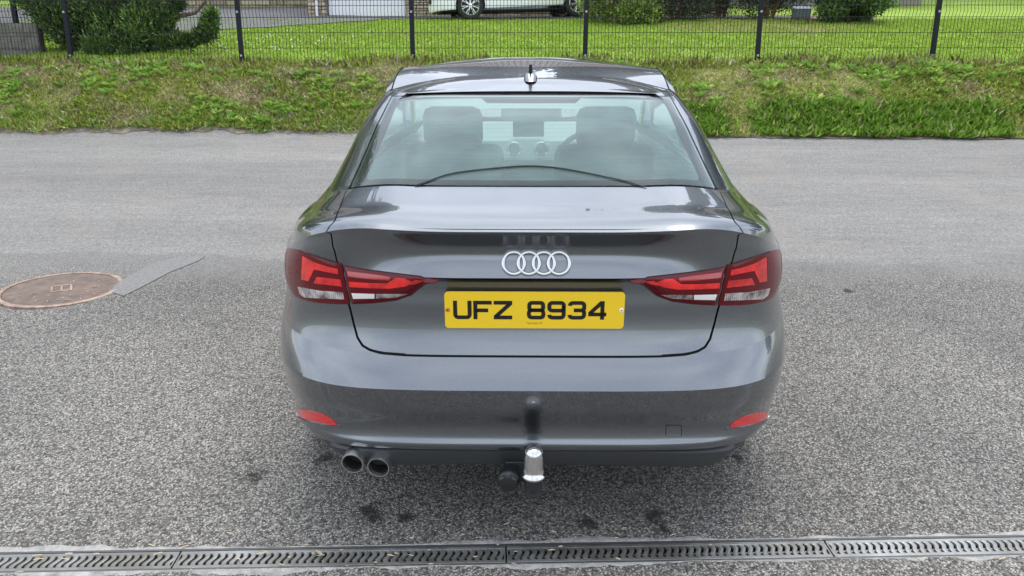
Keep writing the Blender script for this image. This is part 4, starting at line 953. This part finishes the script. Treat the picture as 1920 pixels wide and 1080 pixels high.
# small grey box on splayed legs
y = 16.2; p = at_y(1503, 24, y); zb = gz(p[0], y); m_bx = mat('box_grey', (.07, .085, .10), .6)
gb = tag(empty('garden_box', (p[0], y, zb)), 'small blue grey box on splayed legs in front of the dark conifers', 'box'); zz = p[2] - zb
MB().box((0, 0, zz), (.36, .20, .20), (.25, 0, 0), .015).build('box_body', m_bx, gb); MB().box((0, -.03, zz + .105), (.40, .24, .02), (.25, 0, 0), .006).build('lid', mat('box_lid', (.20, .23, .26), .5), gb)
for sx in (-1, 1):
    for sy in (-1, 1): MB().tube([(sx * .15, sy * .08, zz - .06), (sx * .24, sy * .14, -.03)], .012, 6).build('leg', m_bark, gb)
# pale rendered wall at the top of the lawn
y = 26.6; a_, b_ = at_y(1647, 12, y), at_y(1815, 11, y)
pw = tag(empty('rendered_wall', ((a_[0] + b_[0]) / 2, y, gz(0, y))), 'low pale rendered wall at the top of the lawn beyond the leafy shrub', 'wall')
w_ = b_[0] - a_[0]; MB().box((0, 0, .45), (w_, .25, 1.3)).build('wall_face', mat('render_pale', (.62, .60, .62), .9), pw); MB().box((0, 0, 1.13), (w_ + .08, .33, .06), None, .01).build('coping', mat('coping_grey', (.5, .49, .48), .9), pw)
# ---------------------------------------------------------------- bungalow with garage across the road
m_stone = mat('honey_stone', (.42, .34, .22), .9); k = NT(m_stone); oi = k.n('ShaderNodeObjectInfo'); 
k.base(k.mix(1.0, k.ramp(oi.outputs['Random'], [(0, (.36, .28, .17)), (.35, (.50, .42, .28)), (.7, (.58, .50, .38)), (1, (.30, .25, .19))]), k.ramp(k.noise(9, 6, .7), [(.3, .75), (.7, 1.15)]), 'MULTIPLY')); k.bump(k.noise(25, 5), .8, .02)
m_wallm = mat('wall_mortar', (.24, .22, .19), .95); m_white = mat('white_paint', (.80, .81, .82), .45); m_tile = mat('roof_tile', (.11, .085, .075), .85)
k = NT(m_tile); wv = k.n('ShaderNodeTexWave', wave_type='BANDS', bands_direction='X'); wv.inputs['Scale'].default_value = 1.6; k.l(k.tc.outputs['Object'], wv.inputs[0]); k.base(k.ramp(wv.outputs[0], [(.2, (.06, .05, .048)), (.6, (.15, .12, .11))]))
hy = 24.6; hz_ = 3.28; x0 = at_y(120, 10, hy)[0]; x1 = 13.0
house = tag(empty('bungalow', ((x0 + x1) / 2, hy, hz_)), 'stone faced bungalow with a tiled roof and a white garage door', 'house')
hx = house.location.x
MB().box((0, 4.0, 1.15), (x1 - x0, 7.6, 2.9)).build('house_wall', m_wallm, house)
L_ = (x1 - x0) / 2 + .4
def rot_x(name, pts, a, b, m, par): return MB().prism(pts, 'x', a, b).build(name, m, par)
rf = rot_x('roof', [(-.5, 2.45), (4.0, 5.2), (8.5, 2.45), (8.5, 2.60), (4.0, 5.38), (-.5, 2.60)], -L_, L_, m_tile, house)
for px in (895, 1015):
    xx = at_y(px, 10, hy)[0] - hx; MB().box((xx, 1.7, 3.97), (1.0, 1.25, .10), (math.atan2(2.75, 4.5), 0, 0), .01).build('skylight', m_white, rf); MB().box((xx, 1.67, 4.03), (.8, 1.0, .06), (math.atan2(2.75, 4.5), 0, 0)).build('skylight_pane', mat('sky_pane', (.02, .03, .04), .05), rf)
MB().box((0, -.48, 2.42), (2 * L_, .11, .10), None, .03).build('gutter', m_white, house)
def stones(xa, xb, y, za, zb, par, hmean=.11, wmean=.26, depth=.06):
    z = za
    while z < zb:
        h = hmean * random.uniform(.7, 1.3); x = xa
        while x < xb - .03:
            w = min(wmean * random.uniform(.5, 1.6), xb - x); 
            MB().box((x + w / 2, y - depth / 2 + random.uniform(-.012, .012), z + h / 2), (w - .018, depth, h - .016), (0, random.uniform(-.02, .02), 0), .012).build('stone', m_stone, par); x += w
        z += h
gx0 = at_y(576, 38, 20.0)[0]; xs_ = at_y(300, 10, hy)[0]
stones(xs_ - hx, gx0 - hx - .0, .19, -.06, .62, house, .125, .34)
MB().box(((xs_ + gx0) / 2 - hx, .11, 1.6), (gx0 - xs_, .16, 1.94)).build('stone_band', m_stone, house)
# windows of the long wall (above the picture)
for px in (380, 500):
    xx = at_y(px, 10, hy)[0] - hx; wn_ = MB().box((xx, .02, 1.55), (1.5, .10, 1.15), None, .02).build('window_frame', m_white, house); MB().box((xx, -.045, 1.55), (1.32, .02, .97)).build('window_pane', mat('sky_pane', (.02, .03, .04), .05), wn_)
# garage wing
gyw = 20.0; gzb = float(G(gx0, gyw)); g0 = at_y(612, 38, gyw)[0]; g1 = at_y(760, 38, gyw)[0]; gx1 = 5.5
OY = gyw - hy; OZ = gzb - hz_
gw = MB(); gw.box(((g1 + gx1) / 2 - hx, OY + 2.4, OZ + 1.1), (gx1 - g1, 4.4, 2.5)); gw.box(((gx0 + g0) / 2 - hx, OY + 2.4, OZ + 1.1), (g0 - gx0 - .02, 4.4, 2.5)); gw.box(((g0 + g1) / 2 - hx, OY + 2.4, OZ + 2.25), (g1 - g0 + .02, 4.3, .30)); gw.build('garage_wall', m_wallm, house)
stones(gx0 - hx, g0 - hx - .02, OY + .19, OZ - .1, OZ + .6, house, .10, .2); stones(g1 - hx + .02, gx1 - hx, OY + .19, OZ - .1, OZ + .6, house, .075, .22)
gd = MB().box(((g0 + g1) / 2 - hx, OY + .30, OZ + 1.02), (g1 - g0 - .02, .05, 2.14), None, .01).build('garage_door', m_white, house)
for i in range(6): MB().box(((g0 + g1) / 2 - hx, OY + .268, OZ + .14 + i * .36), (g1 - g0 - .12, .02, .325), None, .008).build('door_panel', m_white, gd)
xx = at_y(594, 30, gyw)[0] - hx; MB().tube([(xx, OY + .06, OZ - .05), (xx, OY + .06, OZ + 2.3)], .04, 12).build('downpipe', m_white, house, True)
rg = rot_x('garage_roof', [(OY - .25, OZ + 2.38), (OY + 2.4, OZ + 3.9), (OY + 5.0, OZ + 3.0), (OY + 5.0, OZ + 3.14), (OY + 2.4, OZ + 4.05), (OY - .25, OZ + 2.52)], gx0 - hx - .3, gx1 - hx + .3, m_tile, house)
MB().box(((gx0 + gx1) / 2 - hx, OY - .26, OZ + 2.40), (gx1 - gx0 + .6, .10, .16), None, .02).build('fascia', m_white, house)
# ---------------------------------------------------------------- white hatchback parked on the neighbour's drive
m_wpaint = mat('white_car_paint', (.92, .92, .97), .5, spec=.2)
wc = tag(empty('white_car'), 'white car parked on the drive in front of the garage wall', 'car')
keep = ('rear_bumper', 'quarter_panel', 'body_side', 'side_window', 'roof_rail', 'front_end', 'bonnet', 'headlamp', 'windscreen', 'rear_window', 'roof', 'boot_lid', 'tail_lamp', 'grille', 'inner_shell', 'floor_pan', 'wheel_arch_liner', 'door_mirror')
paint_ok = {m_paint.name}
for o in [x for x in bpy.data.objects if x.parent == car and x.name.split('.')[0] in keep]:
    c = o.copy(); COL.objects.link(c); c.parent = wc
    if o.data.materials and o.data.materials[0] == m_paint: c.material_slots[0].link = 'OBJECT'; c.material_slots[0].material = m_wpaint
    if o.name.startswith('side_window'):
        for ch in [x for x in bpy.data.objects if x.parent == o]: d = ch.copy(); COL.objects.link(d); d.parent = c
for y_ in (WY, FY):
    for x_ in (-.775, .775): wheel(wc, x_, y_, .316, .316, .215, 7, rim_m=mat('bright_alloy', (.80, .81, .83), .25, .6))
pa, pb = at_y(886, 37.5, 17.35), at_y(1080, 32.0, 17.85)
dirv = Vector((pb[0] - pa[0], pb[1] - pa[1], 0)).normalized(); yaw = math.atan2(dirv.y, dirv.x)
# nose points left along -dir; near side wheels sit on the traced points
ang = yaw + math.pi / 2                       # car +y axis maps on to -dir
f = Vector((-math.sin(ang), math.cos(ang), 0)); r_v = Vector((math.cos(ang), math.sin(ang), 0))
mid = (Vector(pa) + Vector(pb)) / 2
near = r_v if r_v.y < 0 else -r_v
rx_ = -math.asin((pb[2] - pa[2]) / (Vector(pb) - Vector(pa)).length)
WM = Euler((rx_, 0, ang), 'XYZ').to_matrix(); lx = .80 if r_v.y < 0 else -.80
pos = mid - WM @ Vector((lx, (WY + FY) / 2, 0)); wc.rotation_euler = (rx_, 0, ang); wc.location = pos + Vector((0, 0, .012))
qq = [pos + WM @ Vector((a, b, -.004)) for a, b in ((-1.3, -.4), (-1.3, 4.9), (1.3, 4.9), (1.3, -.4))]
near_s = 1 if lx > 0 else -1
qq = [pos + WM @ Vector((a, b, -.004)) for a, b in ((-near_s * 1.3, -.5), (-near_s * 1.3, 4.9), (near_s * .90, 4.9), (near_s * .90, -.5))]
obj('parking_strip', [tuple(v) for v in qq] + [(v.x, v.y, v.z - .35) for v in qq], [[0, 1, 2, 3], [0, 4, 5, 1], [1, 5, 6, 2], [2, 6, 7, 3], [3, 7, 4, 0]], m_dark_drive, None, kind='structure')
# ---------------------------------------------------------------- trees behind the bungalow (they show in the roof and boot of the car)
TP = [(.02, .04, .012), (.03, .055, .015), (.04, .07, .02), (.016, .03, .010)]
side_w = ['far left corner of the garden', 'left gable of the bungalow', 'left part of the bungalow roof', 'bungalow roof left of the skylights', 'garage roof', 'skylights of the bungalow', 'bungalow roof right of the skylights', 'right part of the bungalow roof', 'right gable of the bungalow', 'far right corner of the garden']
tl = [(-27 + i * 6.0 + (i % 3 - 1) * .9, 37 + (i * 7 % 5), 11.0 + (i * 5 % 4) * .8, 'dark leafy tree rising behind the ' + w) for i, w in enumerate(side_w)]
tl += [(-31, 29, 13, 'dark tree at the far end of the lawn on the conifer side'), (-33, 19, 12, 'dark tree beyond the block wall beside the road'), (31, 31, 13, 'dark tree at the far end of the lawn on the leafy shrub side'), (33, 21, 12, 'dark tree beside the lawn on the leafy shrub side'), (36, 12, 11, 'dark tree by the roadside past the end of the fence')]
tl += [(20, 27, 8.5, 'leafy tree standing at the right side of the lawn'), (-17, 17, 8.5, 'leafy tree standing beyond the block wall')]
for (x, y, h, lb) in tl:
    z = gz(x, y); e = tag(empty('tree', (x, y, z)), lb, 'tree', 'leafy trees around the bungalow'); b = MB(); b.tube([(0, 0, -.2), (.1, 0, h * .35), (0, .1, h * .8)], [.3, .22, .06], 8)
    for i in range(5): a = i * 1.26; b.tube([(0, 0, h * .3), (h * .14 * math.cos(a), h * .14 * math.sin(a), h * .5), (h * .24 * math.cos(a), h * .24 * math.sin(a), h * .66)], [.12, .08, .03], 6)
    b.build('trunk', m_bark, e, True); cl3 = []
    for i in range(26):
        a = RNG.random() * 6.28; t = RNG.random(); zz = h * (.25 + .7 * t); q = h * .27 * math.sqrt(max(.05, 1 - (2 * t - .85) ** 2)) * (.4 + .6 * RNG.random()); cl3.append((q * 1.25 * math.cos(a), q * math.sin(a), zz, h * .13, h * .12, h * .095, 520))
    fol('crown', crown(cl3, .42, .26, TP, .2, .5, .3), e)
# ---------------------------------------------------------------- channel drain
m_grate = mat('galvanised_grate', (.24, .26, .27), .5, .75); k = NT(m_grate)
oi = k.n('ShaderNodeTexCoord'); gn = k.n('ShaderNodeNewGeometry'); nzv = k.noise(1.3, 6, .65, vec=gn.outputs['Position'])
k.base(k.ramp(nzv, [(.35, (.12, .112, .09)), (.5, (.25, .25, .24)), (.68, (.42, .435, .44))])); k.rough(k.ramp(k.noise(24, 5, vec=gn.outputs['Position']), [(.3, .38), (.7, .7)]))
m_trough = mat('trough_black', (.012, .012, .012), .7)
m_conc = mat('haunch_concrete', (.36, .35, .32), .95); k = NT(m_conc); k.base(k.ramp(k.noise(16, 8, .75), [(.3, (.16, .155, .145)), (.55, (.36, .35, .33)), (.75, (.52, .50, .47))])); k.bump(k.noise(70, 5), .8, .01)
A = np.array([at_ground(0, 1056), at_ground(1920, 1023)]); ddir = Vector(A[1] - A[0]); LN = ddir.length; ddir.normalize()
wf = .5 * (np.linalg.norm((DF0 - DR0)[:2]) + np.linalg.norm((DF1 - DR1)[:2])); wf = (df_(0) - dn(0)) * ddir.xy.normalized().x
nrm_ = Vector((0, -math.sin(SLOPE), math.cos(SLOPE))); cross = nrm_.cross(ddir).normalized(); nrm_ = ddir.cross(cross).normalized()
j1 = at_ground(949, 1039); t0 = (Vector(j1) - Vector(A[0])).dot(ddir); j0 = at_ground(331, 1050); tl_ = t0 - (Vector(j0) - Vector(A[0])).dot(ddir)
drain = tag(empty('channel_drain'), 'galvanised channel drain with curved slots across the drive', 'drain')
O = Vector(A[0]) + ddir * t0
drain.matrix_world = Matrix(((ddir.x, cross.x, nrm_.x, O.x), (ddir.y, cross.y, nrm_.y, O.y), (ddir.z, cross.z, nrm_.z, O.z), (0, 0, 0, 1)))
W = wf
NG = range(-4, 5)
b = MB()
for s in (-1, 1): b.box((0, s * (W / 2 - .0035), -.035), (tl_ * 9.4, .007, .075))
b.build('channel_rim', mat('rim_dark', (.10, .105, .11), .5, .5), drain); MB().box((0, 0, -.075), (tl_ * 9.4, W - .014, .01)).build('trough', m_trough, drain)
gi = W - .018; nbar = 43; pitch = (tl_ - .006) / nbar
vv, ff = [], []; ns = 12
for i in range(ns + 1):
    t = -1 + 2 * i / ns; y = t * (gi / 2 - .013); xo = .0052 * math.sin(t * math.pi * .9); hwid = pitch * .5 - (.0037 if abs(t) < .97 else .0002)
    for (dx, dz) in ((-hwid, -.008), (-hwid + .0012, -.0004), (0, .0016), (hwid - .0012, -.0004), (hwid, -.008)): vv.append((xo + dx, y, dz))
ff = [[i * 5 + j, i * 5 + j + 1, (i + 1) * 5 + j + 1, (i + 1) * 5 + j] for i in range(ns) for j in range(4)]
bar0 = None
for g in NG:
    gx_ = (g + .5) * tl_
    b = MB()
    for s in (-1, 1): b.box((gx_, s * (gi / 2 - .0065), -.004), (tl_ - .005, .013, .012), None, .0015)
    for s in (-1, 1): b.box((gx_ + s * (tl_ / 2 - .0045), 0, -.0045), (.004, gi - .024, .010))
    b.box((gx_, 0, -.0125), (tl_ - .01, .008, .006))
    gr_ = b.build('grating', m_grate, drain)
    for i in range(nbar):
        if bar0 is None: bo = obj('bar', vv, ff, m_grate, gr_, True, 40); bar0 = bo
        else: bo = bar0.copy(); COL.objects.link(bo); bo.parent = gr_
        bo.location = (gx_ - tl_ / 2 + .003 + (i + .5) * pitch, 0, 0)
# mortar haunch either side, ragged
def haunch(side, wmin, wmax, seed):
    xs = np.linspace(-4.4 * tl_, 4.4 * tl_, 500); r = np.random.default_rng(seed); n1 = np.convolve(r.normal(size=540), np.ones(14) / 14, 'valid')[:500]; n2 = np.convolve(r.normal(size=540), np.ones(3) / 3, 'valid')[:500]
    w = np.clip(wmin + (wmax - wmin) * (.5 + 1.4 * n1) + .006 * n2, .002, .09); e = side * (W / 2 + .0005)
    vv = [(x, e, .003) for x in xs] + [(x, e + side * q * .7, .006) for x, q in zip(xs, w)] + [(x, e + side * q, -.002) for x, q in zip(xs, w)]
    return vv, grid_faces(3, 500)
V1, F1 = haunch(1, -.006, .026, 3); V2, F2 = haunch(-1, .0, .03, 5)
o = obj('mortar_haunch', np.vstack([V1, V2]), np.vstack([F1, F2 + len(V1)]), m_conc, drain, True)
# ---------------------------------------------------------------- manhole cover
m_rust = mat('rusty_iron', (.2, .13, .10), .8, .15); k = NT(m_rust); k.base(k.ramp(k.noise(9, 7, .7), [(.3, (.10, .075, .063)), (.55, (.175, .13, .108)), (.8, (.25, .19, .155))])); k.bump(k.vor(75, 'Distance'), .7, .006)
m_rust2 = mat('pale_worn_iron', (.45, .34, .26), .7, .1); k = NT(m_rust2); k.base(k.ramp(k.noise(20, 6, .7), [(.35, (.17, .115, .09)), (.65, (.42, .31, .24))]))
ml, mr = at_ground(-2, 556), at_ground(233, 533); mt, mb = at_ground(160, 511), at_ground(60, 580)
mc = (Vector(ml) + Vector(mr) + Vector(mt) + Vector(mb)) / 4; MRAD = .25 * ((Vector(ml) - Vector(mr)).length + (Vector(mt) - Vector(mb)).length)
print('MANHOLE', mc, MRAD, (Vector(ml) - Vector(mr)).length, (Vector(mt) - Vector(mb)).length, 'DRAIN W', W, 'grate', tl_)
man = tag(empty('manhole_cover', (mc.x, mc.y, float(G(mc.x, mc.y))), (math.atan(TS), 0, .5)), 'round rusty brown iron manhole cover set in the tarmac', 'manhole cover')
r = MRAD
b = MB(); b.lathe([(r, -.02), (r, .009), (r - .012, .012), (r - .030, .011), (r - .032, .002), (r - .032, -.02)], 64); b.build('frame', m_rust2, man, True, 30)
b = MB(); b.lathe([(r - .036, -.02), (r - .036, .006), (r - .040, .008), (.0001, .009)], 64); cv_ = b.build('cover_plate', m_rust, man, True, 30)
b = MB(); w, h = r * .30, r * .17
for sx in (-1, 1): b.box((sx * w * .5, 0, .0105), (.014, h * 2, .006), None, .002); 
for sy in (-1, 1): b.box((0, sy * h, .0105), (w + .014, .014, .006), None, .002)
b.box((0, 0, .0105), (.012, h * 1.6, .005), None, .002); b.build('lifting_panel', m_rust2, cv_)
for i in range(46):
    a = random.uniform(0, 6.28); q = (r - .07) * math.sqrt(random.uniform(.05, 1))
    if q < r * .4: continue
    MB().box((q * math.cos(a), q * math.sin(a), .010), (random.uniform(.015, .04), .007, .003), (0, 0, random.choice((0, 1.57))), .001).build('raised_stud', m_rust2, cv_)
# ---------------------------------------------------------------- grass, weeds, daisies
def noise2(x, y, sc, seed):
    r = np.random.default_rng(seed); g = r.random((64, 64)); X = (x * sc) % 64; Y = (y * sc) % 64; i = np.floor(X).astype(int) % 64; j = np.floor(Y).astype(int) % 64; fx_ = X - np.floor(X); fy_ = Y - np.floor(Y)
    fx_ = fx_ * fx_ * (3 - 2 * fx_); fy_ = fy_ * fy_ * (3 - 2 * fy_); i1, j1 = (i + 1) % 64, (j + 1) % 64
    return (g[i, j] * (1 - fx_) + g[i1, j] * fx_) * (1 - fy_) + (g[i, j1] * (1 - fx_) + g[i1, j1] * fx_) * fy_
FE = np.vectorize(far_edge)
def grass(name, n, xr, y0, y1, ln, wid, pal, dry, dryfun, keep, lean=.5, kind='stuff', lift=.015):
    x = RNG.uniform(xr[0], xr[1], n); a = y0(x) if callable(y0) else np.full(n, y0); y = a + (y1 - a) * RNG.random(n)
    k_ = RNG.random(n) < keep(x, y); x, y = x[k_], y[k_]; n = len(x)
    pos = np.stack([x, y, G(x, y) + lift], -1); d = RNG.normal(size=(n, 3)) * lean; d[:, 2] = np.abs(d[:, 2]) * .3 + .7
    if y1 < 10.2: d[:, 1] -= .25
    pal = np.array(pal); dry = np.array(dry); w = dryfun(x, y); isd = RNG.random(n) < w
    c = np.where(isd[:, None], dry[RNG.integers(0, len(dry), n)], pal[RNG.integers(0, len(pal), n)]) * (1 + .22 * RNG.normal(size=(n, 1))); c = np.clip(c, .01, .7)
    L = ln(x, y) if callable(ln) else ln
    V, F, C = cards(pos, d, L * (.5 + RNG.random(n)), wid * (.6 + .8 * RNG.random(n)), c, .8); return obj(name, V, F, m_grass, None, False, kind=kind, cols=C)
GP = [(.38, .46, .07), (.46, .53, .12), (.28, .37, .05), (.54, .58, .19), (.34, .43, .07)]; DP = [(.68, .60, .36), (.56, .46, .27), (.74, .66, .44), (.42, .34, .2)]
b0 = lambda x: FE(x) + .05 + .05 * np.sin(x * 5.1) * np.sin(x * 1.7)
dryf = lambda x, y: np.clip(1.9 * (noise2(x + 50, (y - 8) * 1.6, 1.5, 1) * .6 + noise2(x + 50, y * 1.5, 4.5, 2) * .4 - .34) + .20 - .20 * (x > 2), .06, .92) * np.interp(y, [8.0, 8.5, 9.0], [.25, 1, 1])
keepb = lambda x, y: np.clip(.35 + 1.3 * noise2(x + 30, y * 1.7, 3.0, 3), .2, 1)
grass('bank_grass', 200000, (-10, 10), b0, 9.7, lambda x, y: .034 + .04 * noise2(x + 20, y, 2.0, 4), .0052, GP, DP, dryf, keepb, .95)
lowr = lambda x, y: np.where(x > 1.6, 1.0, .35) * np.clip(noise2(x + 9, y * 0, 2.2, 7) * 1.8 - .1, .05, 1)
grass('verge_grass', 36000, (-10, 10), lambda x: FE(x) + .015 + .04 * np.sin(x * 6.3 + 1), 8.62, lambda x, y: np.where(x > 1.6, .115, .07), .006, [(.22, .42, .045), (.29, .48, .07), (.18, .34, .035), (.38, .53, .11)], DP, lambda x, y: np.full(len(x), .06), lowr, .55)
grass('fence_grass', 8000, (-10, 10), 9.34, 9.75, .11, .003, GP, DP, lambda x, y: np.full(len(x), .25), lambda x, y: np.clip(noise2(x, y * 0, 3, 8) * 1.5 - .2, .05, 1), .35)
grass('lawn_grass', 230000, (-12, 13), 9.75, 17.6, .042, .009, [(.30, .46, .04), (.36, .52, .06), (.24, .38, .03), (.44, .56, .11)], [(.34, .32, .13)], lambda x, y: np.clip(.04 + .5 * (noise2(x, y, .8, 6) - .55), .01, .4), lambda x, y: np.where((y > 10.6) & (x < wr) & (x > -20) & (y < 10.9), 0, 1.0), .55)
# broad-leaved weeds: rosettes
def weeds(name, n, spots):
    P, D, C, L = [], [], [], []
    for i in range(n):
        x, y = spots(i); nl = random.randint(5, 11); a0 = random.random() * 6.28; s = random.uniform(.6, 1.35); col = np.array(random.choice([(.20, .38, .05), (.28, .44, .07), (.22, .39, .07), (.35, .48, .10)])) * random.uniform(.8, 1.25)
        for j in range(nl):
            a = a0 + j * 6.28 / nl + random.uniform(-.3, .3); P.append((x, y, gz(x, y) + .03 + random.uniform(0, .03))); D.append((math.cos(a), math.sin(a) - .25, random.uniform(.2, .9))); C.append(col * random.uniform(.85, 1.15)); L.append(.095 * s)
    P, D, C, L = map(np.array, (P, D, C, L)); V, F, Cc = cards(P, D, L, L * .36, C, .5); return obj(name, V, F, m_grass, None, False, kind='stuff', cols=Cc)
cent = [(random.uniform(-9, 9), random.uniform(8.35, 9.4)) for i in range(60)]
def spot(i): c = random.choice(cent); x = c[0] + random.gauss(0, .25); return x, min(9.6, max(far_edge(x) + .15, c[1] + random.gauss(0, .13)))
weeds('bank_weeds', 900, spot)
# daisies on the lawn
dp = []
for i in range(130):
    p = at_ground(random.gauss(430, 120), random.uniform(62, 104)); dp.append((p[0], p[1], gz(p[0], p[1]) + .075))
vv, ff = [], []
for (x, y, z) in dp:
    bse = len(vv); rr_ = random.uniform(.008, .014)
    for q in range(6): vv.append((x + rr_ * math.cos(q * 1.047), y + .35 * rr_ * math.sin(q * 1.047), z + .8 * rr_ * math.sin(q * 1.047)))
    ff.append([bse + q for q in range(6)])
obj('lawn_daisies', vv, ff, mat('daisy_white', (.8, .8, .76), .8), None, kind='stuff')
# two yellow dandelions by the fence
for lb, px, py in (('yellow dandelion flower on a bent stalk below the leaning fence post', 89, 119), ('small yellow dandelion flower on the bank between the leaning post and the long conifer limb', 180, 124), ('yellow dandelion flower on the bank in front of the garden box', 1695, 127)):
    p = at_y(px, py, 9.30); z = gz(p[0], 9.3); e = tag(empty('dandelion', (p[0], 9.30, z)), lb, 'flower', 'dandelions on the bank'); hh_ = max(p[2] - z, .06)
    MB().tube([(.03, 0, 0), (.015, 0, hh_ * .6), (0, 0, hh_)], .003, 5).build('stalk', mat('stalk_green', (.2, .28, .08), .7), e); b = MB()
    for i in range(14): a = i * .449; b.add([(0, 0, hh_), (.024 * math.cos(a - .2), .024 * math.sin(a - .2) - .004, hh_ + .010), (.024 * math.cos(a + .2), .024 * math.sin(a + .2) - .004, hh_ + .010)], [[0, 1, 2]])
    b.build('flower_head', mat('dandelion_yellow', (.85, .62, .02), .7), e)

# dry stalks and grit blown against the drain
vv, ff = [], []
for i in range(70):
    px = random.uniform(0, 1920); py = 1030 - px * .0177 + random.choice((-1, 1)) * random.uniform(14, 34) + (22 if random.random() < .4 else 0)
    p = at_ground(px, min(py, 1078)); a = random.uniform(-.6, .6); ln_ = random.uniform(.003, .014); w_ = random.uniform(.0008, .0022); d = np.array([math.cos(a), math.sin(a)]) * ln_; nq = np.array([-math.sin(a), math.cos(a)]) * w_; bse = len(vv)
    for q in (-d - nq, d - nq, d + nq, -d + nq): vv.append((p[0] + q[0], p[1] + q[1], gz(p[0] + q[0], p[1] + q[1]) + .007))
    vv.append((p[0], p[1], gz(p[0], p[1]) + .010)); ff += [[bse + j, bse + (j + 1) % 4, bse + 4] for j in range(4)]
obj('dry_stalks', vv, ff, mat('straw', (.52, .43, .26), .8), None, kind='stuff')
